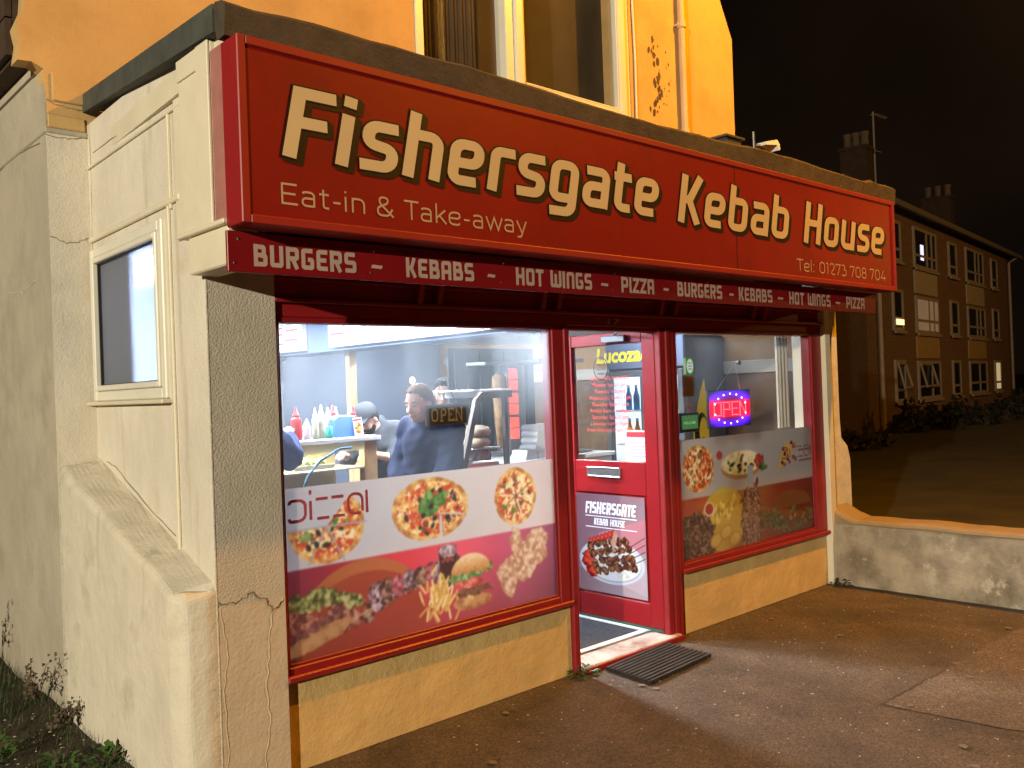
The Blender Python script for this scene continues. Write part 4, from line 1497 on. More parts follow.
for k in range(5):
    A.chunks(.38+.06*k, .30-.05*(k % 2)+random.uniform(-.03, .05), .035, .07, [(.55, .45, .12), (.80, .68, .26), (.88, .78, .4)], .04, random.uniform(-.6, .6), .01)
for cx, cy in ((.40, .09), (.52, .13), (.62, .07)):
    A.put(A.soft(A.ell(cx, cy, .075, .05, .3)), (.70, .50, .18))
    A.put(A.soft(A.ell(cx, cy, .058, .037, .3)), (.78, .66, .28))
A.put(A.soft(A.ell(.33, .305, .058, .048)), (.82, .76, .70))
A.put(A.soft(A.ell(.33, .308, .045, .037)), (.60, .14, .12))
A.put(A.soft(A.ell(.84, .16, .125, .27)), (.30, .18, .12))
for k in range(110):      # doner spit
    y = .01+.40*random.random()
    A.chunks(.84+random.uniform(-.08, .08)*(1 if y < .34 else .5), y, .062, .020, [(.22, .12, .09), (.38, .24, .17), (.54, .40, .30), (.66, .54, .44)], .018, random.uniform(-.4, .4))
A.put(A.soft(A.poly([(.80, .40), (.88, .40), (.875, .56), (.805, .56)])), (.60, .58, .54))
A.chunks(.92, .43, .025, .035, [(.4, .1, .1), (.6, .3, .25)], .02)
for k in range(20):      # burger and salad at the right
    A.chunks(random.uniform(1.02, 1.66), random.uniform(.04, .20), .08, .028, random.choice([dm, [(.10, .12, .05), (.26, .26, .10), (.4, .36, .18)]]), .022, random.uniform(-.4, .4))
A.put(A.soft(np.maximum(A.ell(1.36, .21, .30, .12), .21-A.Y))*.8, (.40, .24, .10))
A.blur, A.fade = 1, .10
poster_r = tag(A.build('window_poster', vinyl, FRONT(.030, X1, Z1)), 'window vinyl with pizzas above a doner spit, right of the door', 'poster', 'food posters on the shop windows')
b = MB()
write(b, 'pizza', pz_font, FRONT(.030, 0, 0), 4.36, 4.77, .985, 1.15, .07, 0, .0012, step=.0001)
b.build('word', M('poster_brown_ink', (.30, .10, .07), .4), poster_r)

# ================================================================== HANGING SIGNS IN THE WINDOWS
WS = thing('hanging_open_sign', 'dark wooden open sign hung on strings from a suction hook', 'sign', (1.23, .06, 1.45))
b = MB()
b.box(1.097, 1.362, .052, .064, 1.450, 1.555, .004)
b.build('board', M('dark_stained_wood', (.045, .025, .012), .5, .3, 20), WS)
b = MB()
write(b, 'OPEN', SERIF, FRONT(.052), 1.128, 1.332, 1.470, 1.535, .14, .0, .001, track=.03)
b.build('lettering', M('dull_gold_paint', (.42, .26, .10), .5, .2, 30), WS)
b = MB()
b.tube([(1.17, .058, 1.555), (1.222, .056, 1.755)], .0018, 5)
b.tube([(1.29, .058, 1.555), (1.228, .056, 1.755)], .0018, 5)
b.build('string', steel_d, WS)
b = MB()
b.lathe([(.022, 0), (.020, .004), (.010, .010), (.006, .022)], (0, 0, 0), 14)
b.v = [(1.225+p[0], .028+p[2], 1.765+p[1]) for p in b.v]
b.build('suction_hook', M_glass('clear_plastic', .25, .1, .35), WS)

LS = thing('led_open_sign', 'lit red and blue open sign hanging in the right window', 'sign', (3.82, .10, 1.30))
lw_, lh_ = .505, .250
LX, LZ, LY = 3.565, 1.300, .100
A = Art(lw_, lh_, .0045, (.02, .01, .05))
dx, dz = (A.X-lw_/2)/(lw_/2), (A.Y-lh_/2)/(lh_/2)
redz = np.exp(-np.maximum(0, np.abs(dz)-.30)**2/.035)*np.exp(-np.maximum(0, np.abs(dx)-.93)**2/.01)
rad = np.sqrt((dx*.95)**2+(dz*1.0)**2)
blue = np.exp(-(rad-.93)**2/.12)
A.C = np.clip(redz[..., None]*np.array((.93, .05, .16))+(1-redz[..., None])*blue[..., None]*np.array((.28, .10, .97))+.02, 0, 1)
A.build('lit_face', M_attr('led_face', .3, emit=1.1), FRONT(LY, LX, LZ), LS)
b = MB()
b.box(LX-.006, LX+lw_+.006, LY+.001, LY+.022, LZ-.006, LZ+lh_+.006, .003)
b.build('case', blackm, LS)
red_led = M('red_led', (.9, .2, .2), .4, emit=((1, .25, .28), 2.6))
blue_led = M('blue_led', (.6, .7, .9), .4, emit=((.75, .8, 1), 5))
def dots(mb, pts, r=.0042):
    for a, z in pts:
        ring = [(a+r*math.cos(t), z+r*math.sin(t)) for t in np.linspace(0, 2*PI, 9)[:-1]]
        mb.prism(ring, (0, LY-.004, 0), ox, oz, (0, .0036, 0))
b = MB()
OF = {'O': (.72, [([(.06, .06), (.58, .06), (.58, .94), (.06, .94), (.06, .06)], 0, 0)]), 'P': (.66, [([(.06, 0), (.06, .94), (.52, .94), (.52, .46), (.1, .46)], 0, 0)]),
      'E': (.62, [([(.5, .94), (.06, .94), (.06, .06), (.5, .06)], 0, 0), ([(.1, .5), (.42, .5)], 0, 0)]), 'N': (.64, [([(.06, 0), (.06, .96), (.52, .04), (.52, 1)], 0, 0)])}
st, tw = strokes('OPEN', OF)
pts = []
for pl_, cl in st:
    for i in range(len(pl_)-1):
        p, q = pl_[i], pl_[i+1]
        k = max(1, int(np.linalg.norm(q-p)/.135))
        pts += [p+(q-p)*j/k for j in range(k)]
    pts.append(pl_[-1])
dots(b, [(LX+.045+p[0]*(lw_-.10)/tw, LZ+.074+p[1]*.102) for p in pts], .0034)
b.build('red_light', red_led, LS)
b = MB()
el = []
for t in list(np.linspace(.35, PI-.35, 7))+list(np.linspace(PI+.35, 2*PI-.35, 7)):
    el.append((LX+lw_/2+.20*math.cos(t), LZ+lh_/2+.105*math.sin(t)))
dots(b, el, .0055)
b.build('blue_light', blue_led, LS)
b = MB()
b.tube([(LX+.10, LY+.01, LZ+lh_), (3.845, .07, 1.742)], .0016, 5)
b.tube([(LX+.40, LY+.01, LZ+lh_), (3.850, .07, 1.742)], .0016, 5)
b.build('cord', steel, LS)
b = MB()
b.lathe([(.018, 0), (.015, .006), (.006, .03)], (0, 0, 0), 12)
b.v = [(3.848+p[0], .030+p[2], 1.745+p[1]) for p in b.v]
b.build('hook', steel_d, LS)
# red/blue light given off by the panel
lamp('led_sign_glow', (LX+lw_/2, LY-.03, LZ+lh_/2), .55, (1, .12, .35), kind='AREA', rot=(R(90), 0, 0), sx=.48, sy=.2).parent = None

ST_ = thing('window_sticker', 'green and white round hygiene sticker high on the right window', 'sticker', (3.25, .03, 1.67))
A = Art(.115, .11, .004, (.25, .55, .20))
A.put(A.soft(A.poly([(0, 0), (.03, 0), (.03, .11), (0, .11)])), (.75, .82, .70))
A.put(A.soft(A.ell(.075, .055, .036, .048)), (.90, .95, .90))
for k in range(3):
    A.put(A.soft(A.seg((.055, .075-.02*k), (.095, .075-.02*k), .005)), (.3, .5, .3))
A.build('print', vinyl, FRONT(.030, 3.19, 1.672), ST_)
ST2 = thing('paper_notice', 'small brown paper notice under the green sticker', 'notice', (3.23, .03, 1.53))
A = Art(.12, .135, .004, (.35, .18, .06))
A.C = A.C*(0.8+.4*A.n(.05))[..., None]
A.build('print', vinyl, FRONT(.032, 3.178, 1.528), ST2)
ST3 = thing('red_window_letters', 'small red lettering on the glass above the green display', 'sticker', (3.25, .03, 1.42))
b = MB()
typed(b, 'Dine', FRONT(.03), 3.212, 3.285, 1.462, 1.488, 0, bold=.015)
typed(b, 'In', FRONT(.03), 3.225, 3.270, 1.428, 1.452, 0, bold=.015)
b.build('lettering', MATS['red_window_letters'], ST3)
GD = thing('display_screen', 'small green lit screen in a black case on the window ledge', 'screen', (3.27, .10, 1.285))
b = MB()
b.box(3.165, 3.375, .052, .085, 1.290, 1.420, .004)
b.build('case', blackm, GD)
b = MB()
b.box(3.182, 3.358, .0495, .0518, 1.312, 1.402)
b.build('screen', M('green_screen', (.05, .16, .06), .4, .3, 30, emit=((.12, .34, .12), .35)), GD)
b = MB()
typed(b, 'WELCOME', FRONT(.0495), 3.20, 3.33, 1.345, 1.362, .0012, bold=.01)
b.build('screen_text', M('screen_text', (.3, .6, .3), .4, emit=((.3, .7, .3), .5)), GD)
BN = thing('feather_flag', 'yellow and black pointed card banner leaning in the right window', 'banner', (3.81, .33, .46))
fw = Art(.20, 1.20, .006, (.78, .62, .10))
prof = np.clip(fw.Y/1.2, 0, 1)
fw.put(fw.soft(fw.ell(.12, .80, .10, .16, .3))-fw.soft(fw.ell(.15, .80, .07, .13, .3)), (.05, .05, .06))
for z in (.15, .35, .55, .68):
    fw.put(fw.soft(fw.poly([(.05, z), (.14, z+.03), (.14, z+.10), (.05, z+.07)])), (.05, .05, .06))
o = fw.build('banner', vinyl, Plane((3.70, .335, .44), (1, 0, .0), (.0, .02, 1), (0, -1, 0)), BN)
for v in o.data.vertices:       # pointed, gently curved outline
    z = v.co.z/1.2+0.016
    t = min(1, max(0, (z-.62)/.38))
    c = -.10+.06*t
    half = (1-t**1.6)*.5+.02
    x = v.co.x+.11
    v.co.x = .02+(x-.1)*half*2*.95+.05*t-.05*(1-z)*z*2
b = MB()
b.box(3.70, 3.86, .26, .42, .44, .46, .004)
b.build('foot', blackm, BN)

# ================================================================== INTERIOR SHELL
iw = M('interior_wall', (.50, .55, .62), .5, .06, 3, .1, 30)
iwd = M('interior_dark_wall', (.115, .135, .18), .45, .10, 3)
b = MB()
b.box(.2, 5.10, .14, 5.2, -.02, .034)
tag(b.build('shop_floor', M('floor_tiles', (.14, .13, .12), .4, .2, 6)), kind='structure')
b = MB()
b.box(.21, 5.19, -.015, 5.14, 2.60, 2.66)
tag(b.build('ceiling', M('ceiling_white', (.75, .76, .78), .7, .04)), kind='structure')
b = MB()
b.box(.2, 5.2, 5.0, 5.15, 0, 2.6)
b.box(.2, .3, 1.475, 5.0, 0, 2.6)
b.box(.262, 4.945, .14, .17, 2.0, 2.6)
tag(b.build('back_wall', iwd), kind='structure')
b = MB()
b.box(5.08, 5.09, .25, 5.0, 1.79, 2.6)
b.box(5.09, 5.18, .2, 5.0, 0, 2.6)
tag(b.build('right_wall', M('reflection_ochre', (.22, .115, .035), .6, .1)), kind='structure')  # ochre band imitates the street reflected in the window
b = MB()
b.box(5.06, 5.09, .25, 5.0, 1.68, 1.79, .005)
tag(b.build('reflected_rail', M('reflection_grey', (.30, .27, .22), .5)), kind='structure')  # pale band of the same painted street reflection
b = MB()
b.box(5.075, 5.09, .25, 5.0, 0.0, 1.68)
tag(b.build('reflected_panel', M('reflection_brown', (.10, .058, .03), .5, .3, 5, stain=((.14, .105, .075), 3, .55, .7))), kind='structure')  # brown lower band of the painted street reflection

# ceiling battens
def batten(x, y, along_y=True, label='', power=TUBE['power'], sz=1.2):
    t = thing('ceiling_light', label, 'light', (x, y, 2.60), 'ceiling lights in the shop')
    b = MB()
    if along_y:
        b.box(x-.05, x+.05, y-sz/2, y+sz/2, 2.545, 2.60, .006)
    else:
        b.box(x-sz/2, x+sz/2, y-.05, y+.05, 2.545, 2.60, .006)
    b.build('housing', whitep, t)
    b = MB()
    if along_y:
        b.tube([(x, y-sz/2+.03, 2.53), (x, y+sz/2-.03, 2.53)], .014, 10)
    else:
        b.tube([(x-sz/2+.03, y, 2.53), (x+sz/2-.03, y, 2.53)], .014, 10)
    b.build('tube', M('lit_tube', (.9, .95, 1), .4, emit=((.8, .9, 1), 6)), t)
    l = lamp('tube_light', (x, y, 2.505), power, TUBE['col'], kind='AREA', sx=.06 if along_y else sz, sy=sz if along_y else .06)
    return t
batten(1.15, 2.2, True, 'fluorescent ceiling light over the condiment bar')
batten(1.1, 3.9, True, 'fluorescent ceiling light at the back left of the shop')
batten(3.55, 3.3, True, 'fluorescent ceiling light over the kitchen side')
batten(2.42, 1.75, True, 'fluorescent ceiling light just inside the door', power=TUBE['power']*1.1)
batten(.62, .9, True, 'short ceiling light added to brighten the small side window', power=TUBE['power']*.07, sz=.7)  # extra batten, put in only to brighten the side window
batten(4.0, 1.2, True, 'fluorescent ceiling light in front of the drinks fridge', power=TUBE['power']*.22, sz=.9)

# menu boards above the display counter
def menu(y0, y1, label, seed, x=2.6):
    t = thing('menu_board', label, 'menu board', (x, (y0+y1)/2, 2.05), 'menu boards over the counter')
    b = MB()
    b.box(x, x+.06, y0, y1, 2.045, 2.46, .005)
    b.build('case', whitep, t)
    w_ = y1-y0-.03
    A = Art(w_, .385, .006, (.93, .95, .98))
    r = random.Random(seed)
    c = .04
    while c < w_-.2:
        cw = r.uniform(.26, .36)
        A.put(A.soft(A.poly([(c, .335), (c+cw*.8, .335), (c+cw*.8, .36), (c, .36)])), (.80, .22, .22))
        for k in range(9):
            z = .31-k*.030
            if r.random() < .18:
                A.put(A.soft(A.seg((c, z), (c+cw*.75, z), .018)), (.84, .35, .35))
            else:
                A.put(A.soft(A.seg((c, z), (c+cw*r.uniform(.35, .6), z), .008)), (.52, .56, .66))
                A.put(A.soft(A.seg((c+cw*.70, z), (c+cw*.8, z), .008)), (.5, .5, .6))
        c += cw
    A.build('panel', M_attr('lit_menu', .3, emit=.75), Plane((x-.002, y1-.015, 2.06), (0, -1, 0), (0, 0, 1), (-1, 0, 0)), t)
    return t
menu(1.16, 3.44, 'long lit menu board hung over the glass counter', 4)
menu(3.90, 4.55, 'short lit menu board at the far left end', 9)
b = MB()
b.box(2.66, 3.0, 1.15, 4.6, 2.02, 2.6)
tag(b.build('bulkhead_wall', M('bulkhead_blue', (.22, .30, .46), .5, .1)), kind='structure')

# ------------------------------------------------------------------ condiment bar with bottles
CB = thing('condiment_bar', 'glass fronted condiment bar with a wooden end post behind the left window', 'counter', (1.3, 1.9, .03))
b = MB()
b.box(.35, 1.90, 1.63, 2.05, 1.305, 1.335, .004)
b.build('top', whitep, CB)
b = MB()
b.box(1.775, 1.88, 1.655, 1.72, .034, 1.304, .004)
b.build('post', woodm, CB)
b = MB()
b.box(.36, 1.88, 1.66, 2.04, .034, .92, .004)
b.build('cabinet', M('cabinet_grey', (.55, .56, .56), .5), CB)
b = MB()
b.box(.36, 1.774, 1.66, 2.03, 1.12, 1.135, .003)
b.build('shelf', M('pale_shelf', (.78, .74, .58), .5), CB)
b = MB()
b.box(.36, 1.774, 2.032, 2.04, .921, 1.30)
b.box(.36, 1.774, 1.645, 1.649, 1.245, 1.300)
b.build('back_panel', M('pale_yellow_panel', (.82, .72, .36), .5), CB)
b = MB()
b.box(.36, 1.774, 1.65, 1.655, .93, 1.30)
b.build('glass_front', glass_int, CB)
b = MB()
b.tube([(.42, 1.70, 1.288), (1.74, 1.70, 1.288)], .008, 8)
b.build('added_strip_light', M('added_warm_strip', (1, .9, .7), .4, emit=((1, .90, .66), 5)), CB)  # unseen tube, added to brighten the shelves of the bar
lamp('added_bar_light', (1.08, 1.72, 1.276), 16, (1, .90, .66), kind='AREA', sx=1.3, sy=.03)  # added fill light for the dark shelves
topz = 1.336
def bottle(x, y, h, r, body, cap, label, name='sauce_bottle', squeeze=True):
    t = thing(name, label, 'bottle', (x, y, topz), 'sauce bottles on the condiment bar')
    b = MB()
    hb = h*.70
    b.lathe([(r*.92, 0), (r, .006), (r, hb*.45), (r*.93, hb*.6), (r, hb*.8), (r*.9, hb*.93), (r*.6, hb)], (x, y, topz), 16)
    b.build('body', body, t, smooth=True)
    b = MB()
    b.lathe([(r*.66, hb), (r*.66, hb+h*.07), (r*.45, hb+h*.10), (r*.2, h*.97), (r*.12, h)], (x, y, topz), 14)
    b.build('cap', cap, t, smooth=True)
    return t
kr = M('ketchup_red', (.62, .022, .020), .35, .05)
my = M('mayo_cream', (.80, .74, .55), .4, .05)
wh = M('bottle_white', (.82, .83, .82), .4, .04)
bottle(1.322, 1.75, .215, .036, kr, kr, 'big red squeeze bottle standing apart at the left')
bottle(1.405, 1.76, .135, .028, wh, wh, 'short white pot between the red bottle and the cream bottles')
bottle(1.463, 1.75, .205, .024, my, wh, 'slim cream squeeze bottle left of the tallest bottle')
bottle(1.512, 1.755, .225, .027, my, wh, 'tallest cream squeeze bottle in the middle of the row')
bottle(1.578, 1.78, .205, .027, wh, wh, 'white squeeze bottle behind the blue card box')
bottle(1.640, 1.82, .215, .032, kr, kr, 'red squeeze bottle standing behind the blue card box')
bottle(1.690, 1.86, .205, .024, wh, wh, 'white bottle behind the right end of the blue box')
bottle(1.790, 1.80, .205, .030, kr, kr, 'red squeeze bottle behind the printed card at the right')
t = thing('small_green_pot', 'small pot with a turquoise label in front of the cream bottles', 'pot', (1.53, 1.70, topz))
b = MB()
b.lathe([(.022, 0), (.024, .01), (.024, .075), (.018, .08)], (1.53, 1.69, topz), 14)
b.build('pot', M('turquoise_label', (.05, .42, .34), .4), t, smooth=True)
t = thing('card_box', 'blue leaflet box leaning back on the condiment bar', 'box', (1.67, 1.70, topz))
b = MB()
b.prism([(0, 0), (.155, 0), (.165, .14), (.045, .145), (.0, .12)], (1.585, 1.69, topz), ox, (0, .22, .97), (0, .05, .01))
b.build('box', M('blue_card', (.07, .20, .62), .5, .06), t)
t = thing('printed_card', 'white printed card standing between the blue box and red bottle', 'card', (1.76, 1.69, topz))
A = Art(.075, .13, .004, (.90, .88, .86))
A.pizza(.037, .06, .028, .04, 0, 'mix')
A.put(A.soft(A.seg((.01, .112), (.065, .115), .014)), (.7, .15, .15))
A.build('print', vinyl, Plane((1.722, 1.68, topz), (.98, 0, .06), (-.0, .2, .97), (0, -1, 0)), t)
# trays under the bar top
tray_c = [(.70, .55, .20), (.62, .60, .55), (.55, .45, .28), (.78, .66, .42)]
for k, (x, z, lab) in enumerate(((1.05, 1.137, 'plastic tray of wrapped rolls on the upper shelf'), (1.42, 1.137, 'plastic tray of salad on the upper shelf near the post'),
                                 (1.12, .922, 'shallow tray of yellow peppers low in the glass bar'), (1.55, .922, 'shallow tray of bread low in the glass bar'))):
    t = thing('food_tray', lab, 'tray', (x, 1.84, z), 'food trays in the condiment bar')
    b = MB()
    b.box(x-.15, x+.15, 1.70, 1.98, z, z+.012, .003)
    b.box(x-.15, x+.15, 1.70, 1.712, z+.012, z+.03)
    b.build('dish', whitep, t)
    b = MB()
    r = random.Random(k)
    for j in range(34):
        px, py = x+r.uniform(-.12, .12), 1.84+r.uniform(-.11, .11)
        b.tube([(px-.03, py, z+.03), (px, py+r.uniform(-.02, .02), z+.045+r.random()*.02), (px+.035, py, z+.03)], [.012, .022, .010], 7)
    b.build('food', M('food_'+str(k), [(.80, .66, .40), (.42, .55, .20), (.88, .70, .12), (.78, .60, .38)][k], .6, .35, 25), t, smooth=True)
t = thing('blue_hose', 'thin blue cable looping in front of the condiment bar', 'cable', (1.2, 1.60, .9))
b = MB()
b.tube([(1.22, 1.60, .80), (1.24, 1.60, .98), (1.30, 1.60, 1.10), (1.40, 1.60, 1.20), (1.55, 1.60, 1.27), (1.64, 1.60, 1.27)], .008, 8)
b.build('cable', M('cable_blue', (.03, .10, .20), .5), t, smooth=True)

# ------------------------------------------------------------------ glass display counter (runs away from the window)
DC = thing('display_counter', 'steel and glass display counter with sloping front beside the man in navy', 'counter', (2.6, 2.2, .03))
b = MB()
sec_o = [(2.27, 1.02), (2.435, 1.56), (2.49, 1.605), (2.78, 1.61)]
sec_i = [(2.315, 1.02), (2.465, 1.525), (2.51, 1.56), (2.78, 1.56)]
for y in (1.24,):
    poly = sec_o+sec_i[::-1]
    b.prism(poly, (0, y, 0), (1, 0, 0), (0, 0, 1), (0, .035, 0))
    b.box(2.70, 2.735, y, y+.035, 1.02, 1.56, .003)
b.build('end_frame', M('brown_steel_frame', (.07, .05, .04), .4, .1), DC)
b = MB()
b.box(2.43, 2.80, 1.28, 2.0, 1.612, 1.624, .003)
b.box(2.76, 2.80, 1.28, 2.0, 1.565, 1.611, .003)
b.build('top', whitep, DC)
b = MB()
b.add([(2.30, 1.28, 1.03), (2.30, 2.0, 1.03), (2.46, 2.0, 1.55), (2.46, 1.28, 1.55)], [(0, 1, 2, 3)])
b.build('glass_front', glass_int, DC)
b = MB()
b.box(2.26, 2.86, 1.22, 2.02, .034, 1.018, .006)
b.build('base', steel, DC)
b = MB()
b.box(2.36, 2.70, 1.30, 1.98, 1.20, 1.21, .002)
b.build('shelf', whitep, DC)
for k in range(2):
    y = 1.44+k*.34
    t = thing('salad_tub', ('tub of sliced onion at the near end of the glass counter', 'tub of lettuce at the far end of the glass counter')[k], 'tub', (2.53, y, 1.018), 'salad tubs in the glass counter')
    b = MB()
    b.box(2.38, 2.68, y-.15, y+.15, 1.019, 1.12, .01)
    b.build('tub', steel, t)
    b = MB()
    r = random.Random(40+k)
    for j in range(24):
        px, py = 2.53+r.uniform(-.12, .12), y+r.uniform(-.12, .12)
        b.tube([(px-.03, py-.02, 1.125), (px, py, 1.15+r.random()*.03), (px+.03, py+.02, 1.125)], [.012, .018, .010], 6)
    b.build('salad', M('salad_'+str(k), [(.55, .42, .46), (.24, .40, .10), (.60, .10, .06), (.50, .48, .40)][k], .6, .3, 30), t, smooth=True)
for k in range(3):
    y = 1.36+k*.17
    t = thing('bread_pack', ('bagged bread rolls stacked at the near end of the counter shelf', 'bagged bread rolls in the middle of the counter shelf', 'bagged bread rolls furthest along the counter shelf')[k], 'bread', (2.53, y, 1.21), 'bagged bread on the counter shelf')
    b = MB()
    for j in range(2):
        b.lathe([(.03, 0), (.085, .012), (.10, .04), (.08, .07), (.03, .085)], (2.53+.01*j, y, 1.211+.075*j), 14)
    b.build('rolls', M('bread_crust', (.62, .50, .36), .5, .2, 12), t, smooth=True)

# ------------------------------------------------------------------ doner grills
def grill(x, y, label, n=3):
    t = thing('doner_grill', label, 'grill', (x, y, 1.10), 'doner grills at the back of the kitchen')
    b = MB()
    b.box(x-.03, x+.17, y+.03, y+.20, 1.10, 1.82, .006)
    b.box(x-.34, x+.17, y-.12, y+.03, 1.08, 1.10, .004)
    b.box(x-.34, x+.17, y-.05, y+.20, 1.82, 1.85, .004)
    b.build('body', steel, t)
    em = M('glowing_element', (.7, .12, .08), .5, .3, 40, emit=((1, .10, .07), 1.5))
    for k in range(n):
        for j in range(2):
            b = MB()
            z = 1.20+k*.205+j*.095
            b.box(x-.02, x+.075, y+.018, y+.03, z, z+.085, .003)
            b.build('heating_element', em, t)
    b = MB()
    b.tube([(x-.17, y-.02, 1.10), (x-.17, y-.02, 1.83)], .008, 8)
    b.build('spit_rod', steel, t)
    mt = thing('doner_meat', label.replace('doner grill', 'cone of doner meat on the grill'), 'meat', (x-.2, y-.02, 1.14))
    mt['group'] = 'doner cones on the grills'
    b = MB()
    b.lathe([(.02, 0), (.035, .02), (.046, .15), (.052, .35), (.064, .5), (.060, .58), (.02, .62)], (x-.17, y-.02, 1.14), 18)
    b.build('cone', M('doner_meat', (.42, .24, .11), .6, .35, 18, .8, 30), mt, smooth=True)
    return t
grill(3.49, 2.0, 'steel doner grill with six glowing elements beside the glass counter')
grill(3.735, 1.62, 'steel doner grill seen through the door glass', 2)
KC = thing('kitchen_counter', 'steel work counter carrying the grills and foam boxes', 'counter', (3.5, 1.9, .03))
b = MB()
b.box(3.05, 4.05, 1.42, 2.35, .034, 1.04, .006)
b.build('cabinet', steel, KC)
b = MB()
b.box(3.03, 4.07, 1.40, 2.36, 1.04, 1.075, .005)
b.build('worktop', whitep, KC)
for k in range(5):
    t = thing('foam_box', 'white foam takeaway box, %s of the stack by the door post' % ('lowest', 'second from the bottom', 'middle box', 'second from the top', 'topmost')[k], 'box', (3.32, 1.50, 1.076+k*.052), 'foam boxes stacked on the work counter')
    b = MB()
    x, y, z = 3.30+random.uniform(-.015, .015), 1.52, 1.077+k*.052
    b.prism([(-.10, 0), (.10, 0), (.115, .026), (.10, .050), (-.10, .050), (-.115, .026)], (x, y-.09, z), ox, oz, (0, .18, 0))
    b.build('box', M('foam_white', (.80, .82, .84), .6, .04), t)
t = thing('paper_stack', 'stack of white wrapping paper on the work counter', 'paper', (3.15, 1.46, 1.076))
b = MB()
for k in range(6):
    b.box(3.07+.004*k, 3.19+.003*(k % 3), 1.43, 1.60, 1.077+k*.012, 1.088+k*.012)
b.build('sheets', whitep, t)
t = thing('splash_back', 'dark steel splash panel standing behind the grills', 'panel', (3.7, 2.4, 1.08))
b = MB()
b.box(3.10, 4.10, 2.37, 2.39, 1.08, 1.98, .003)
for k in range(7):
    b.box(3.16+k*.14, 3.175+k*.14, 2.355, 2.37, 1.10, 1.96, .003)
b.build('panel', steel_d, t)
t = thing('extractor_hood', 'pale extractor hood above the grills', 'hood', (3.6, 2.2, 2.0))
b = MB()
b.prism([(1.35, 2.02), (2.5, 2.02), (2.5, 2.10), (2.2, 2.55), (1.6, 2.55), (1.35, 2.10)], (3.05, 0, 0), (0, 1, 0), (0, 0, 1), (1.1, 0, 0))
b.build('hood', steel, t)
t = thing('door_post', 'pale wooden post standing behind the condiment bar', 'post', (2.84, 3.42, .03))
b = MB()
b.box(2.80, 2.875, 3.42, 3.49, .034, 2.02, .004)
b.build('post', woodm, t)
t = thing('glass_cabinet', 'dark fronted glass cabinet against the far wall', 'cabinet', (2.2, 4.7, .03))
b = MB()
b.box(1.2, 2.75, 4.45, 4.98, .034, .95, .005)
b.box(1.2, 2.75, 4.50, 4.98, 1.98, 2.02, .004)
b.build('case', steel, t)
b = MB()
b.box(1.22, 2.73, 4.52, 4.97, .95, 1.98)
b.build('dark_front', M('cabinet_dark', (.10, .11, .12), .25, .2, 3), t)
t = thing('wall_lamp', 'small warm lamp glowing on the kitchen wall', 'lamp', (3.26, 3.1, 1.70))
b = MB()
b.lathe([(.012, 0), (.024, .02), (.022, .045), (.008, .06)], (3.26, 3.1, 1.70), 12)
b.build('bulb', M('warm_bulb', (1, .7, .3), .4, emit=((1, .55, .15), 9)), t, smooth=True)
b = MB()
b.tube([(3.26, 3.1, 1.70), (3.30, 3.12, 1.60), (3.30, 3.12, 1.08)], .006, 6)
b.build('stem', steel_d, t)

# ------------------------------------------------------------------ drinks fridge
FR = thing('drinks_fridge', 'tall dark drinks fridge with lit glass door and yellow header', 'fridge', (4.75, 1.35, .03))
fy0, fy1, fx0, fx1 = .97, 1.82, 4.45, 5.05
b = MB()
b.box(fx0+.05, fx1, fy0, fy0+.04, .034, 2.02, .004)
b.box(fx0+.05, fx1, fy1-.04, fy1, .034, 2.02, .004)
b.box(fx1-.03, fx1, fy0+.04, fy1-.04, .034, 2.02)
b.box(fx0+.05, fx1-.03, fy0+.04, fy1-.04, 1.72, 2.02, .004)
b.box(fx0+.05, fx1-.03, fy0+.04, fy1-.04, .034, .20, .004)
b.build('cabinet', M('fridge_grey', (.10, .11, .13), .4, .1), FR)
b = MB()
frame_box_y(b, fy0, fy1, .22, 1.74, .055, fx0, fx0+.045, .006)
b.box(fx0-.002, fx0+.045, 1.37, 1.42, .27, 1.69)
fd = b.build('fridge_door', M('fridge_frame', (.14, .15, .17), .35), FR)
b = MB()
b.box(fx0+.02, fx0+.024, fy0+.05, fy1-.05, .27, 1.69)
b.build('glass', glass_int, fd)
b = MB()
b.tube([(fx0-.03, 1.31, .8), (fx0-.03, 1.31, 1.3)], .010, 8)
b.build('handle', steel, fd)
b = MB()
b.box(fx1-.05, fx1-.032, fy0+.05, fy1-.05, .21, 1.71)
b.box(fx0+.07, fx1-.06, fy0+.041, fy0+.046, .21, 1.71)
b.box(fx0+.07, fx1-.06, fy1-.046, fy1-.041, .21, 1.71)
b.box(fx0+.07, fx1-.06, fy0+.05, fy1-.05, 1.705, 1.715)
b.build('lining', M('fridge_lining_glow', (.8, .85, .88), .5, emit=((.75, .88, 1), .75)), FR)  # lining glows by itself, standing in for the fridge's inner lamp
for k, z in enumerate((.45, .78, 1.08, 1.38)):
    b = MB()
    b.box(fx0+.08, fx1-.06, fy0+.045, fy1-.045, z, z+.014)
    b.build('shelf', whitep, FR)
b = MB()
b.box(fx0+.02, fx0+.048, fy0, fy1, 1.76, 2.02, .004)
hd = b.build('header', M('header_blue', (.16, .20, .30), .4), FR)
b = MB()
HP = Plane((fx0+.02, 0, 0), (0, -1, 0), (0, 0, 1), (-1, 0, 0))
typed(b, 'Lucozade', HP, -1.93, -1.24, 1.825, 1.955, .003, bold=.035, shear=.12)
b.build('lettering', M('yellow_lit_letters', (.85, .72, .03), .4, emit=((1, .85, .05), .5)), hd)
cans = [((.60, .05, .04), 'red'), ((.80, .35, .03), 'orange'), ((.05, .25, .55), 'blue'), ((.10, .40, .12), 'green')]
proto = {}
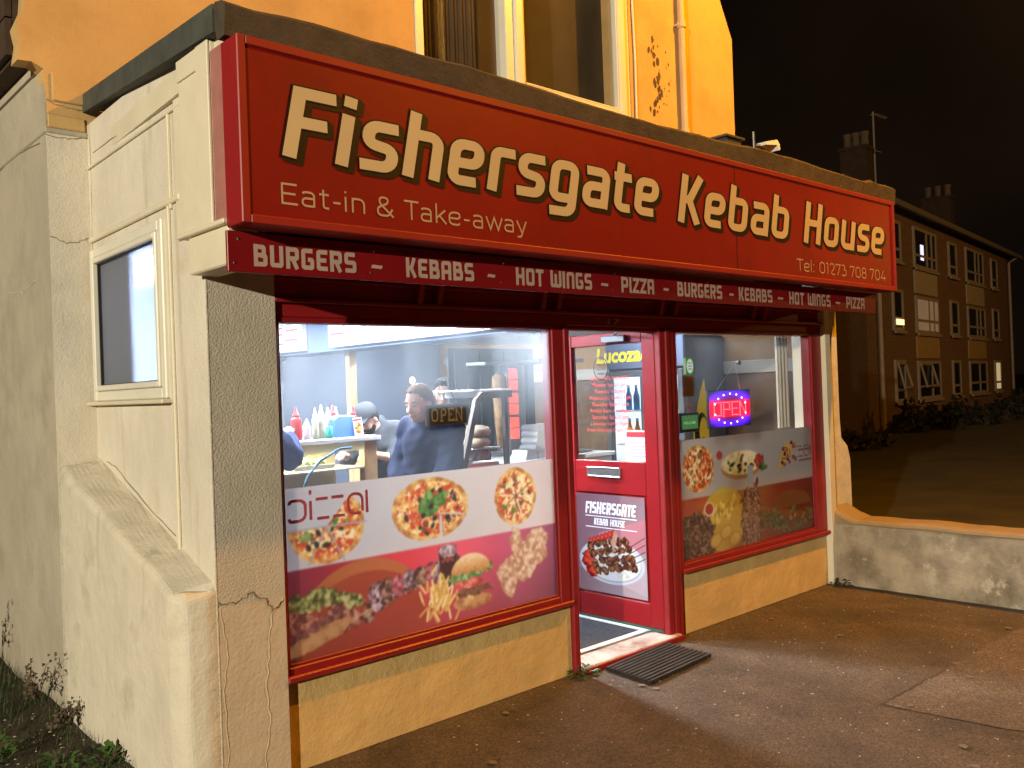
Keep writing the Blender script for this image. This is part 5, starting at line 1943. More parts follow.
for zi, z in enumerate((.464, .794, 1.094, 1.394)):
    for j in range(8):
        y = fy0+.10+j*.088
        c, cn = cans[(j//2+zi) % 4]
        lab = '%s drink bottle on the %s fridge shelf' % (cn, ('lowest', 'second', 'third', 'top')[zi])
        if cn not in proto:
            t = thing('drink_bottle', lab, 'bottle', (0, 0, 0), 'drinks in the fridge')
            b = MB()
            b.lathe([(.026, 0), (.029, .01), (.029, .12), (.014, .17), (.012, .20)], (0, 0, 0), 12)
            b.build('body', M('drink_'+cn, c, .3), t, smooth=True)
            b = MB()
            b.lathe([(.014, .20), (.014, .222), (.008, .224)], (0, 0, 0), 10)
            b.build('cap', whitep, t)
            proto[cn] = t
        else:
            t = copy_tree(proto[cn])
            t['label'] = lab
        t.location = (fx0+.16, y, z)
# window ledge and blind at the right end of the right-hand window
t = thing('window_ledge', 'pale ledge inside the right window', 'ledge', (3.9, .2, .42))
b = MB()
b.box(3.09, 4.79, .10, .45, .40, .44, .004)
b.build('board', whitep, t)
t = thing('blind', 'pale folded blind hanging at the right end of the right window', 'blind', (4.72, .16, 1.25))
b = MB()
for k in range(6):
    b.box(4.60+k*.024, 4.615+k*.024, .18-.01*(k % 2), .20-.01*(k % 2), 1.24, 1.95, .002)
b.build('slats', M('blind_cream', (.55, .52, .44), .7), t)
t = thing('interior_doormat', 'dark entrance mat in a pale frame inside the open door', 'mat', (2.6, .45, .036))
b = MB()
b.box(2.20, 2.86, .20, 1.0, .036, .044, .002)
b.build('carpet', M('mat_carpet', (.040, .040, .044), .95, .3, 30, .6, 120), t)
b = MB()
frame_box_m = b
b.box(2.08, 2.20, .15, 1.1, .0355, .047, .002)
b.box(2.20, 2.92, .15, .20, .0355, .047, .002)
b.box(2.86, 2.92, .20, 1.1, .0355, .047, .002)
b.build('frame', M('mat_frame', (.62, .63, .66), .5, .15, 9), t)

# ================================================================== PEOPLE (signed-distance bodies turned into one skin each)
class SDF:
    def __init__(s, lo, hi, h):
        s.lo = np.array(lo, float)
        s.h = h
        n = np.ceil((np.array(hi)-s.lo)/h).astype(int)+1
        ax = [s.lo[i]+h*np.arange(n[i]) for i in range(3)]
        s.P = np.stack(np.meshgrid(*ax, indexing='ij'), -1)
        s.D = np.full(s.P.shape[:3], 9.0)
    def join(s, d, k=.02):
        if k <= 0:
            s.D = np.minimum(s.D, d)
        else:
            hh = np.maximum(k-np.abs(s.D-d), 0)/k
            s.D = np.minimum(s.D, d)-hh*hh*k/4
    def ell(s, c, r, k=.02, rot=None):
        q = s.P-np.array(c)
        if rot is not None:
            q = q@np.array(rot)
        r = np.array(r, float)
        k0 = np.linalg.norm(q/r, axis=-1)
        k1 = np.linalg.norm(q/(r*r), axis=-1)+1e-9
        s.join(k0*(k0-1)/k1, k)
    def cap(s, a, b, ra, rb, k=.02, flat=None):
        a, b = np.array(a, float), np.array(b, float)
        e = b-a
        q = s.P-a
        t = np.clip((q@e)/(e@e+1e-9), 0, 1)
        d = np.linalg.norm(q-t[..., None]*e, axis=-1)-(ra+(rb-ra)*t)
        s.join(d, k)
    def cut(s, mask_d):
        s.D = np.maximum(s.D, mask_d)
    def mesh(s, name, mat, parent):
        D, h = s.D, s.h
        I = D < 0
        sh_ = tuple(n-1 for n in D.shape)
        acc = np.zeros(sh_+(3,))
        cnt = np.zeros(sh_)
        sl = lambda o: tuple(slice(o[i], o[i]+sh_[i]) for i in range(3))
        for ax in range(3):
            o1, o2 = [i for i in range(3) if i != ax]
            for p in (0, 1):
                for q in (0, 1):
                    a = [0, 0, 0]
                    a[o1], a[o2] = p, q
                    bb = list(a)
                    bb[ax] = 1
                    fa, fb = D[sl(a)], D[sl(bb)]
                    mm = (fa < 0) != (fb < 0)
                    t = np.where(mm, fa/(np.where(mm, fa-fb, 1)), 0)
                    pos = np.zeros(sh_+(3,))
                    pos[..., o1] = p
                    pos[..., o2] = q
                    pos[..., ax] = t
                    acc += pos*mm[..., None]
                    cnt += mm
        act = cnt > 0
        idx = -np.ones(sh_, int)
        idx[act] = np.arange(act.sum())
        cell = np.argwhere(act)
        V = s.lo+h*(cell+acc[act]/cnt[act][:, None])
        Fq = []
        for ax in range(3):
            o1, o2 = (ax+1) % 3, (ax+2) % 3
            A_ = [slice(None)]*3
            B_ = [slice(None)]*3
            A_[ax], B_[ax] = slice(0, -1), slice(1, None)
            cr = (I[tuple(A_)] != I[tuple(B_)])
            ii = np.argwhere(cr)
            ok = (ii[:, o1] > 0) & (ii[:, o2] > 0) & (ii[:, o1] < sh_[o1]) & (ii[:, o2] < sh_[o2])
            ii = ii[ok]
            if not len(ii):
                continue
            def g(d1, d2):
                j = ii.copy()
                j[:, o1] += d1
                j[:, o2] += d2
                return idx[j[:, 0], j[:, 1], j[:, 2]]
            q = np.stack([g(-1, -1), g(0, -1), g(0, 0), g(-1, 0)], -1)
            flip = ~I[tuple(A_)][ii[:, 0], ii[:, 1], ii[:, 2]]
            q[flip] = q[flip][:, ::-1]
            Fq.append(q)
        Fq = np.concatenate(Fq)
        me = bpy.data.meshes.new(name)
        me.from_pydata(V.tolist(), [], Fq.tolist())
        me.materials.append(mat)
        me.polygons.foreach_set('use_smooth', [True]*len(me.polygons))
        o = bpy.data.objects.new(name, me)
        COL.objects.link(o)
        o.parent = parent
        return o

def V3(*a):
    return np.array(a, float)

def person(label, loc, yaw, height, J, outfit, hair, beard=None, cap=False, turn=0, tilt=0, coat_bulk=.022, coat_tex=None):
    """faces local +Y; J gives joints in metres for a 1.75 m body"""
    t = thing('person', label, 'person', loc)
    t.rotation_euler = (0, 0, yaw)
    k = height/1.75
    j = {n: V3(*p)*k for n, p in J.items()}
    # head frame
    ct, s_t = math.cos(turn), math.sin(turn)
    Rz = np.array([[ct, -s_t, 0], [s_t, ct, 0], [0, 0, 1]])
    cx_, sx_ = math.cos(tilt), math.sin(tilt)
    Rx = np.array([[1, 0, 0], [0, cx_, -sx_], [0, sx_, cx_]])
    RH = Rz@Rx
    H = j['head']
    hp = lambda x, y, z: H+RH@V3(x, y, z)*k
    allp = np.array(list(j.values()))
    lo, hi = allp.min(0)-.16, allp.max(0)+.18
    lo[2] = -.02
    sk = SDF(lo, hi, .0115)
    # head: cranium, jaw, brow, nose, cheeks, chin, ears
    sk.ell(hp(0, -.008, .035), V3(.076, .094, .088)*k, 0, RH)
    sk.ell(hp(0, .018, -.035), V3(.060, .066, .078)*k, .03, RH)
    sk.ell(hp(0, .060, -.092), V3(.026, .022, .020)*k, .02, RH)
    sk.cap(hp(0, .086, .012), hp(0, .104, -.028), .008*k, .015*k, .012)
    sk.ell(hp(-.016, .092, -.030), V3(.010, .010, .009)*k, .008, RH)
    sk.ell(hp(.016, .092, -.030), V3(.010, .010, .009)*k, .008, RH)
    sk.cap(hp(-.045, .072, .028), hp(.045, .072, .028), .010*k, .010*k, .014)
    for sg in (-1, 1):
        sk.ell(hp(sg*.043, .060, -.030), V3(.020, .018, .020)*k, .02, RH)
        sk.ell(hp(sg*.078, -.012, -.010), V3(.010, .020, .032)*k, .008, RH)
    sk.cap(hp(-.020, .084, -.060), hp(.020, .084, -.060), .007*k, .007*k, .010)
    # neck, torso
    sk.cap(j['chest']+V3(0, -.01, .14)*k, hp(0, -.02, -.06), .062*k, .054*k, .03)
    sk.cap(j['pelvis'], j['chest'], .135*k, .150*k, .06)
    sk.cap(j['ls'], j['rs'], .062*k, .062*k, .06)
    sk.cap(j['lh'], j['rh'], .10*k, .10*k, .05)
    for s_ in 'lr':
        sk.cap(j[s_+'s'], j[s_+'e'], .048*k, .040*k, .03)
        sk.cap(j[s_+'e'], j[s_+'w'], .040*k, .026*k, .02)
        sk.cap(j[s_+'h'], j[s_+'k'], .085*k, .056*k, .04)
        sk.cap(j[s_+'k'], j[s_+'a'], .054*k, .036*k, .03)
        sk.cap(j[s_+'a']+V3(0, -.03, -.03)*k, j[s_+'a']+V3(0, .15, -.045)*k, .036*k, .028*k, .02)
        # hand
        w_, e_ = j[s_+'w'], j[s_+'e']
        f = (w_-e_)/np.linalg.norm(w_-e_)
        f2 = f+V3(0, 0, -.25)
        f2 /= np.linalg.norm(f2)
        side = np.cross(f2, V3(0, 0, 1))
        side /= np.linalg.norm(side)+1e-9
        dn = np.cross(side, f2)
        palm = w_+f2*.05*k
        sk.cap(w_, palm+f2*.03*k, .024*k, .030*k, .02)
        for q, ln in ((-.027, .072), (-.009, .082), (.009, .078), (.027, .062)):
            b0 = palm+f2*.040*k+side*q*k
            b1_ = b0+f2*ln*.55*k-dn*.004*k
            b2_ = b1_+(f2*.6-dn*.8)*ln*.45*k
            sk.cap(b0, b1_, .0095*k, .0088*k, .004)
            sk.cap(b1_, b2_, .0088*k, .0078*k, .003)
        sg = 1 if s_ == 'l' else -1
        th0 = w_+f2*.018*k+side*.026*sg*k
        th1 = th0+(f2*.6+side*.6*sg)*.045*k
        sk.cap(th0, th1, .013*k, .011*k, .006)
        sk.cap(th1, th1+(f2*.9+side*.1*sg)*.03*k, .011*k, .009*k, .004)
    body = sk.mesh('body', M('skin_tone', (.56, .31, .22), .5, .08, 14), t)
    # jacket
    g = SDF(lo, hi, .0125)
    cb = coat_bulk
    g.cap(j['pelvis']+V3(0, 0, -.02), j['chest'], .142*k+cb, .155*k+cb, .06)
    g.cap(j['ls'], j['rs'], .064*k+cb, .064*k+cb, .06)
    g.cap(j['chest']+V3(0, -.02, .10)*k, j['chest']+V3(0, -.015, .185)*k, .085*k, .072*k, .04)
    for s_ in 'lr':
        g.cap(j[s_+'s'], j[s_+'e'], .050*k+cb, .046*k+cb, .04)
        e1 = j[s_+'e']+(j[s_+'w']-j[s_+'e'])*outfit.get('sleeve', .93)
        g.cap(j[s_+'e'], e1, .046*k+cb, .032*k+cb*.8, .03)
    # folds
    P = g.P
    g.D += .004*np.sin(P[..., 2]*70+P[..., 0]*25)*np.sin(P[..., 1]*30+P[..., 2]*22)
    g.D += .003*np.sin(P[..., 0]*55+P[..., 2]*40+P[..., 1]*60)
    g.mesh('jacket', outfit['top'], t)
    g = SDF(V3(lo[0], lo[1], 0), V3(hi[0], hi[1], j['pelvis'][2]+.16), .018)
    g.cap(j['lh'], j['rh'], .112*k, .112*k, .05)
    for s_ in 'lr':
        g.cap(j[s_+'h'], j[s_+'k'], .098*k, .075*k, .04)
        g.cap(j[s_+'k'], j[s_+'a'], .074*k, .062*k, .03)
    g.mesh('trousers', outfit['legs'], t)
    g = SDF(V3(lo[0], lo[1], -.02), V3(hi[0], hi[1], .2), .014)
    for s_ in 'lr':
        g.cap(j[s_+'a']+V3(0, -.04, -.035)*k, j[s_+'a']+V3(0, .16, -.05)*k, .048*k, .040*k, .02)
    g.cut(-g.P[..., 2]+.0)
    g.mesh('shoes', blackm, t)
    # hair or cap
    hl, hh_ = H-.19, H+.19
    g = SDF(hl, hh_, .0075)
    g.ell(hp(0, -.012, .042), V3(.0825, .100, .0915)*k, 0, RH)
    g.ell(hp(0, -.045, -.015), V3(.078, .068, .065)*k, .03, RH)
    Q = (g.P-H)@RH/k
    face = np.maximum(.066-np.abs(Q[..., 0])*.05-(.30*(Q[..., 2])+.055-Q[..., 1])*-1*0-Q[..., 1]*0-.0, -9)
    # remove the face region: in front of a slanting hairline
    hairline = Q[..., 1]-(.030+.75*(Q[..., 2]-.045))+.010*np.sin(Q[..., 0]*150)*np.sin(Q[..., 2]*130+1)
    g.D = np.maximum(g.D, np.where(Q[..., 2] < .085, hairline*.8, -9))
    g.D = np.maximum(g.D, -(Q[..., 2]+.065))
    g.D += .0035*np.sin(Q[..., 0]*210+Q[..., 2]*90)*np.sin(Q[..., 1]*160)+.002*np.sin(Q[..., 1]*300)
    g.mesh('hair', hair, t)
    if cap:
        g = SDF(hl, hh_, .0075)
        g.ell(hp(0, -.006, .055), V3(.093, .110, .088)*k, 0, RH)
        Q = (g.P-H)@RH/k
        g.cut(.040-Q[..., 2])
        pk = np.sqrt((Q[..., 0]/.075)**2+((Q[..., 1]-.085)/.085)**2)
        d = np.maximum((pk-1)*.07, np.abs(Q[..., 2]-.048+.25*np.maximum(0, Q[..., 1]-.09))-.007)
        g.join(d, .01)
        g.mesh('cap', cap, t)
    if beard:
        g = SDF(hl, hh_, .0075)
        g.ell(hp(0, .022, -.052), V3(.067, .072, .072)*k, 0, RH)
        Q = (g.P-H)@RH/k
        g.D = np.maximum(g.D, Q[..., 2]+.030+np.maximum(0, .05-np.abs(Q[..., 0]))*.25)
        g.D = np.maximum(g.D, -(Q[..., 1]+.012))
        g.join(np.maximum(np.abs(Q[..., 0])-.026, np.maximum(np.abs(Q[..., 2]+.048)-.006, np.abs(Q[..., 1]-.092)-.009)), .008)
        g.D += .002*np.sin(Q[..., 0]*260)*np.sin(Q[..., 2]*240)
        g.mesh('beard', beard, t)
    # eyes, brows, lips
    for nm, mt_, lst in (('eye', M('eye_white', (.40, .36, .33), .3), [(sg*.031, .080, .008, .0125, .008, .009) for sg in (-1, 1)]),
                         ('pupil', M('eye_dark', (.02, .015, .01), .2), [(sg*.031, .0865, .008, .0055, .003, .0055) for sg in (-1, 1)]),
                         ('eyebrow', hair, [(sg*.033, .084, .031, .020, .006, .0045) for sg in (-1, 1)])):
        for q in lst:
            bm = bmesh.new()
            bmesh.ops.create_uvsphere(bm, u_segments=10, v_segments=7, radius=1)
            for v in bm.verts:
                p = hp(q[0]+v.co.x*q[3], q[1]+v.co.y*q[4], q[2]+v.co.z*q[5])
                v.co = Vector(p)
            mb = MB().bm(bm)
            mb.build(nm, mt_, t, smooth=True, world=False)
    bm = bmesh.new()
    bmesh.ops.create_uvsphere(bm, u_segments=10, v_segments=7, radius=1)
    for v in bm.verts:
        v.co = Vector(hp(v.co.x*.023, .0895+v.co.y*.007, -.060+v.co.z*.0075))
    MB().bm(bm).build('lips', M('lips', (.42, .16, .13), .45), t, smooth=True, world=False)
    return t

STAND = dict(pelvis=(0, 0, .96), chest=(0, .0, 1.30), head=(0, .02, 1.63), ls=(-.17, 0, 1.42), rs=(.17, 0, 1.42), lh=(-.085, 0, .92), rh=(.085, 0, .92),
             lk=(-.10, .02, .50), rk=(.10, .02, .50), la=(-.10, -.02, .09), ra=(.10, -.02, .09), le=(-.24, -.02, 1.14), re=(.24, -.02, 1.14), lw=(-.22, .14, .95), rw=(.22, .14, .95))
def pose(**kw):
    d = dict(STAND)
    d.update(kw)
    return d
navy = M('navy_fleece', (.008, .013, .050), .85, .25, 8, .3, 60, spec=.2)
navy2 = M('blue_jumper', (.018, .032, .13), .85, .2, 8, .3, 60, spec=.2)
blackc = M('black_tshirt', (.020, .022, .028), .85, .2, 8)
jeans = M('dark_jeans', (.03, .035, .06), .85, .2, 10)
hair_r = M('short_fair_hair', (.13, .065, .035), .8, .35, 60, spec=.1)
hair_d = M('dark_hair', (.014, .010, .009), .8, .3, 40, spec=.1)
# man in navy: stands at the bar looking to the left, seen from his left and behind
person('man in a navy jacket with short fair hair standing at the bar', (1.87, .97, .036), R(98), 1.67,
       pose(chest=(0, .05, 1.30), head=(0, .15, 1.585), ls=(-.17, .05, 1.41), rs=(.17, .05, 1.41), le=(-.24, .13, 1.17), re=(.23, .12, 1.16), lw=(-.16, .26, 1.04), rw=(.10, .28, 1.08)),
       dict(top=navy, legs=jeans), hair_r, turn=R(2), tilt=R(-12), coat_bulk=.034)
person('bearded man in a dark cap and black shirt bending over the bar', (2.42, 2.30, .036), R(112), 1.66,
       pose(chest=(0, .14, 1.24), head=(0, .30, 1.47), ls=(-.17, .12, 1.36), rs=(.17, .12, 1.36), le=(-.22, .26, 1.16), re=(.22, .26, 1.16), lw=(-.15, .42, 1.2), rw=(.15, .42, 1.2)),
       dict(top=blackc, legs=jeans, sleeve=.1), hair_d, beard=hair_d, cap=blackc, tilt=R(-32))
person('cook with dark hair standing behind the glass counter', (3.33, 2.74, .036), R(140), 1.72,
       pose(le=(-.25, .12, 1.14), re=(.25, .12, 1.14), lw=(-.18, .32, 1.16), rw=(.18, .32, 1.16), head=(0, .10, 1.60), chest=(0, .04, 1.3)),
       dict(top=blackc, legs=jeans, sleeve=.3), hair_d, tilt=R(-18))
person('customer in a blue jumper reaching onto the bar at the left edge of the window', (.58, 1.12, .036), R(-58), 1.74,
       pose(ls=(-.18, .03, 1.42), rs=(.18, .03, 1.42), re=(.20, .26, 1.26), rw=(.10, .44, 1.37), le=(-.20, .22, 1.24), lw=(-.06, .42, 1.34), head=(0, .05, 1.62)),
       dict(top=navy2, legs=jeans, sleeve=.72), hair_d, coat_bulk=.03)

# ================================================================== STREET SIDE THINGS
LWL = thing('low_wall', 'low weathered concrete garden wall with its top coloured as orange lamplight', 'wall', (5.1, -3, 0))
b = MB()
ny = 60
prof = [(5.0, -.05), (4.995, .20), (5.0, .44), (5.015, .478)]
vs = []
ys = np.linspace(.0, -6.0, ny)
for i, y in enumerate(ys):
    wv = .004*math.sin(y*9)+random.uniform(-.003, .003)
    for (x, z) in prof+[(5.27, .478), (5.3, .40), (5.3, -.5)]:
        vs.append((x+wv, y, z+random.uniform(-.002, .002)))
n = len(prof)+3
fs = [(i*n+j, i*n+(j+1) % n, (i+1)*n+(j+1) % n, (i+1)*n+j) for i in range(ny-1) for j in range(n)]
fs += [tuple(range(n)), tuple(range((ny-1)*n, ny*n))]
b.add(vs, fs)
b.build('wall_body', concrete, LWL)
b = MB()
cpf = [(4.994, .474), (4.990, .486), (4.998, .502), (5.03, .514), (5.25, .516), (5.29, .506), (5.31, .49), (5.30, .474)]
vs = []
for i, y in enumerate(ys):
    wv = random.uniform(-.005, .005)
    rise = .09*math.exp(-((y+.0)/.10)**2)
    for (x, z) in cpf:
        vs.append((x+wv*.6, y, z+(rise+wv if z > .48 else 0)))
n = len(cpf)
fs = [(i*n+j, i*n+(j+1) % n, (i+1)*n+(j+1) % n, (i+1)*n+j) for i in range(ny-1) for j in range(n)]
fs += [tuple(range(n)), tuple(range((ny-1)*n, ny*n))]
b.add(vs, fs)
b.build('coping', coping, LWL)

DM = thing('door_mat', 'black rubber grating mat on the pavement before the doorstep', 'mat', (2.47, -.25, .01))
b = MB()
mo, mu, mv = Vector((2.17, -.44, .010)), Vector((.607, .042, 0)), Vector((.02, .36, 0))
def mbox(a0, a1, b0, b1_, z0, z1):
    P = []
    for z in (z0, z1):
        for a, c in ((a0, b0), (a1, b0), (a1, b1_), (a0, b1_)):
            p = mo+mu*a+mv*c
            P.append((p.x, p.y, z))
    b.add(P, [(3, 2, 1, 0), (4, 5, 6, 7), (0, 1, 5, 4), (1, 2, 6, 5), (2, 3, 7, 6), (3, 0, 4, 7)])
for k in range(11):
    mbox(0, 1, k/11.0, k/11.0+.045, .014, .030)
for k in range(14):
    mbox(k/13.4, k/13.4+.022, .0, .955, .008, .022)
b.build('grating', rubber, DM)

# leafy plants
def leafy(name, label, cat, c, n, sx, sy, sz, leaf, mat, group=None, stems=6, droop=.3):
    t = thing(name, label, cat, c, group)
    b = MB()
    for k in range(stems):
        a = random.uniform(0, 2*PI)
        b.tube([c, (c[0]+sx*.4*math.cos(a), c[1]+sy*.4*math.sin(a), c[2]+sz*.6), (c[0]+sx*.8*math.cos(a), c[1]+sy*.8*math.sin(a), c[2]+sz*random.uniform(.7, 1))], [.004, .003, .0015], 5)
    b.build('stems', stemm, t)
    b = MB()
    for k in range(n):
        a = random.uniform(0, 2*PI)
        rr = math.sqrt(random.random())
        p = Vector((c[0]+sx*rr*math.cos(a), c[1]+sy*rr*math.sin(a), c[2]+sz*random.random()*(1.1-.5*rr)))
        d = Vector((math.cos(a+random.uniform(-.8, .8)), math.sin(a+random.uniform(-.8, .8)), random.uniform(-.2, .9))).normalized()
        l = leaf*random.uniform(.6, 1.4)
        s = d.cross(Vector((0, 0, 1))).normalized()*l*.28
        up = s.cross(d).normalized()*l*.08
        b.add([p, p+d*l*.5+s+up, p+d*l-Vector((0, 0, l*droop*.4)), p+d*l*.5-s+up, p+d*l*.5], [(0, 4, 1), (1, 4, 2), (2, 4, 3), (3, 4, 0)])
    b.build('leaves', mat, t)
    return t
leafy('weed', 'small weed growing at the foot of the door post', 'weed', (2.06, -.04, .0), 70, .09, .05, .05, .035, leafm, 'weeds growing along the walls')
leafy('weed', 'low weed in the corner by the concrete wall', 'weed', (4.93, -.10, .0), 60, .05, .08, .05, .03, leafd, 'weeds growing along the walls')
leafy('weed', 'green leafy weed against the foot of the buttress', 'weed', (-.27, .64, .02), 70, .07, .09, .09, .045, leafm, 'weeds growing along the walls')
leafy('weed', 'green leafy clump at the left edge of the verge', 'weed', (-.62, 1.10, .03), 90, .10, .12, .10, .045, leafm, 'weeds growing along the walls')
leafy('weed', 'small green sprout in the bare soil near the wall', 'weed', (-.42, .78, .03), 40, .06, .06, .08, .05, leafm, 'weeds growing along the walls')
# dead flower stems against the wall
def dead(c, label, hgt, lean):
    t = thing('dead_weed', label, 'dead plant', c, 'dry weeds against the house wall')
    b = MB()
    hd_ = []
    for k in range(9):
        a = random.uniform(-.6, .6)
        q = [Vector(c)]
        for s in range(1, 6):
            f = s/5
            q.append(Vector((c[0]+lean[0]*f+math.sin(a)*.12*f, c[1]+lean[1]*f*f+math.cos(a*3)*.05*f, c[2]+hgt*(f-.25*f*f*(k % 3))*random.uniform(.85, 1.1))))
        b.tube(q, [.0035, .003, .0025, .002, .0015, .001], 5)
        hd_ += q[3:]
    b.build('stems', stemm, t)
    b = MB()
    for p in hd_:
        for k in range(4):
            r = Vector((random.uniform(-.02, .02), random.uniform(-.02, .02), random.uniform(-.02, .02)))
            b.add([p+r, p+r+Vector((.016, .004, .010)), p+r+Vector((.004, .016, .014))], [(0, 1, 2)])
    b.build('seed_heads', stemm, t)
dead((-.24, 1.75, .03), 'dry weed arching against the house wall at the far left', .30, (-.10, -.35))
dead((-.24, 1.25, .03), 'small dry weed nearer the buttress foot', .13, (-.06, -.10))
dead((-.26, 2.7, .05), 'tall dry weed clump at the left picture edge', .42, (-.12, -.30))
gb = MB()
for k in range(2600):
    x = -.22-abs(random.gauss(0, .55))
    y = random.uniform(.30, 4.2)
    if random.random() < .35 and -.9 < x < -.35 and y < 1.6:
        continue
    hgt = random.uniform(.02, .085)*(1.5 if y > 1.4 else .8)
    a = random.uniform(0, 6.28)
    dx_, dy_ = math.cos(a), math.sin(a)
    l = random.uniform(.2, .9)*hgt
    z = .025+.015*y
    gb.add([(x-dy_*.003, y+dx_*.003, z), (x+dy_*.003, y-dx_*.003, z), (x+dx_*l, y+dy_*l, z+hgt)], [(0, 1, 2)])
tag(gb.build('grass', grassm, fix=False), 'short scrubby grass on the dark verge beside the side wall', 'grass', kind='stuff')
gb = MB()
for k in range(420):
    if k < 300:
        x, y = random.uniform(.6, 4.9), -random.uniform(.02, 2.3)
        z = .0045
    else:
        x, y = -.25-random.random()*.7, random.uniform(.4, 1.8)
        z = .045
    s = random.uniform(.003, .008)*(1.3 if k >= 300 else 1)
    a = random.random()*6
    gb.add([(x+s*math.cos(a+q), y+s*.8*math.sin(a+q), z) for q in (0, 1.5, 3.1, 4.6)]+[(x, y, z+s*.5)], [(0, 1, 4), (1, 2, 4), (2, 3, 4), (3, 0, 4)])
tag(gb.build('grit', M('pale_grit', (.42, .38, .32), .8, .3, 40), fix=False), 'pale grit and crumbs scattered over the pavement', 'grit', kind='stuff')

# ================================================================== FLATS ACROSS THE GREEN
FLT = thing('apartment_building', 'three storey brick block of flats beyond the dark green', 'building', (31.2, 10.83, -.4))
uu = Vector((.99104, .13357, 0))
nn = Vector((-.13357, .99104, 0))        # away from the camera
A0 = Vector((31.227, 10.828, 0))
def fa(a, dpt, z):
    p = A0+uu*a+nn*dpt
    return (p.x, p.y, z)
def fbox(mb, a0, a1, d0, d1, z0, z1):
    vs = [fa(a, d, z) for a in (a0, a1) for d in (d0, d1) for z in (z0, z1)]
    mb.add(vs, [(0, 1, 3, 2), (4, 6, 7, 5), (0, 4, 5, 1), (2, 3, 7, 6), (0, 2, 6, 4), (1, 5, 7, 3)])
def M_brick(name, c1, c2, mortar, scale):
    mt = bpy.data.materials.new(name)
    mt.use_nodes = True
    n = mt.node_tree
    p = n.nodes['Principled BSDF']
    p.inputs['Roughness'].default_value = .9
    tc = n.nodes.new('ShaderNodeTexCoord')
    sp = n.nodes.new('ShaderNodeSeparateXYZ')
    cb = n.nodes.new('ShaderNodeCombineXYZ')
    n.links.new(tc.outputs['Object'], sp.inputs[0])
    n.links.new(sp.outputs[0], cb.inputs[0])
    n.links.new(sp.outputs[2], cb.inputs[1])
    br = n.nodes.new('ShaderNodeTexBrick')
    br.inputs['Scale'].default_value = scale
    br.inputs['Color1'].default_value = (*c1, 1)
    br.inputs['Color2'].default_value = (*c2, 1)
    br.inputs['Mortar'].default_value = (*mortar, 1)
    n.links.new(cb.outputs[0], br.inputs['Vector'])
    n.links.new(br.outputs['Color'], p.inputs['Base Color'])
    return mt
brick = M_brick('brown_brick', (.17, .095, .042), (.13, .072, .034), (.16, .11, .06), 2.0)
b = MB()
fbox(b, -7, 19.0, .0, 9, -.8, 7.55)
b.build('wall', brick, FLT)
b = MB()
fbox(b, -6.9, -4.2, -.06, -.005, -.8, 3.7)
b.build('dark_wall_block', M('dark_wall', (.10, .06, .035), .9, .2, 6), FLT)  # darker flush slab over the left end of the wall
b = MB()
b.add([fa(-7.4, -.5, 7.55), fa(19.8, -.5, 7.62), fa(19.8, 4.5, 9.3), fa(-7.4, 4.5, 9.3), fa(19.8, 9.5, 7.6), fa(-7.4, 9.5, 7.6)], [(0, 1, 2, 3), (3, 2, 4, 5), (1, 4, 2), (0, 3, 5), (0, 5, 4, 1)])
b.build('roof', M('flat_roof_tiles', (.06, .045, .035), .9, .3, 3), FLT)
b = MB()
fbox(b, -7.4, 19.85, -.62, -.48, 7.50, 7.70)
b.build('gutter', M('gutter_grey', (.16, .14, .11), .6), FLT)
wf = M('flat_window_frame', (.30, .25, .18), .6)
wgl = M('flat_window_glass', (.018, .016, .016), .15, .2, 3)
def flat_win(a0, a1, z0, z1, mull, lit=None, opened=False, transom=None):
    m_ = MB()
    fbox(m_, a0, a0+.12, -.08, -.0, z0, z1)
    fbox(m_, a1-.12, a1, -.08, -.0, z0, z1)
    fbox(m_, a0+.12, a1-.12, -.079, -.001, z0, z0+.12)
    fbox(m_, a0+.12, a1-.12, -.079, -.001, z1-.12, z1)
    for q in mull:
        fbox(m_, q-.06, q+.06, -.077, -.001, z0+.12, z1-.12)
    if transom:
        fbox(m_, a0+.12, a1-.12, -.075, -.002, z0+transom, z0+transom+.10)
    f = m_.build('window', wf, FLT)
    g = MB()
    fbox(g, a0+.12, a1-.12, -.045, -.004, z0+.12, z1-.12)
    g.build('pane', lit or wgl, f)
    m_ = MB()
    fbox(m_, a0-.05, a1+.05, -.16, -.081, z0-.10, z0)
    m_.build('sill', wf, f)
    if opened:
        s = MB()
        aw = min(a1-.15, a0+1.7)
        p = [fa(a0+.15, -.10, z1-.12), fa(aw, -.10, z1-.16), fa(aw+.25, -.24, z0+.55), fa(a0+.40, -.24, z0+.5)]
        q = [Vector(x) for x in p]
        for i in range(4):
            s.tube([q[i], q[(i+1) % 4]], .045, 5)
        s.build('open_sash', wf, f)
    return f
lit_pale = M('lit_curtain_window', (.5, .45, .38), .7, .15, 2, emit=((.75, .55, .38), .10))
lit_warm = M('lit_warm_window', (.5, .4, .25), .7, .2, 2, emit=((1.0, .78, .40), .40))
panel_hi = M('pale_panel', (.36, .31, .23), .7, .08, 4)
panel_lo = M('ochre_panel', (.36, .25, .10), .7, .1, 4)
for bi, (a0, a1) in enumerate(((1.65, 4.82), (9.75, 13.15))):
    for fi, (z0, z1) in enumerate(((.62, 2.12), (3.18, 4.62), (5.70, 7.28))):
        lit = lit_pale if (bi == 0 and fi == 1) else None
        flat_win(a0, a1, z0, z1, [a0+1.75, a0+2.45] if fi else [a0+1.9], lit, opened=(bi == 0 and fi == 0), transom=.45)
    for z0, z1, m2 in ((2.22, 3.08, panel_lo), (4.72, 5.60, panel_hi)):
        b = MB()
        fbox(b, a0, a1, -.05, -.0, z0, z1)
        b.build('panel', m2, FLT)
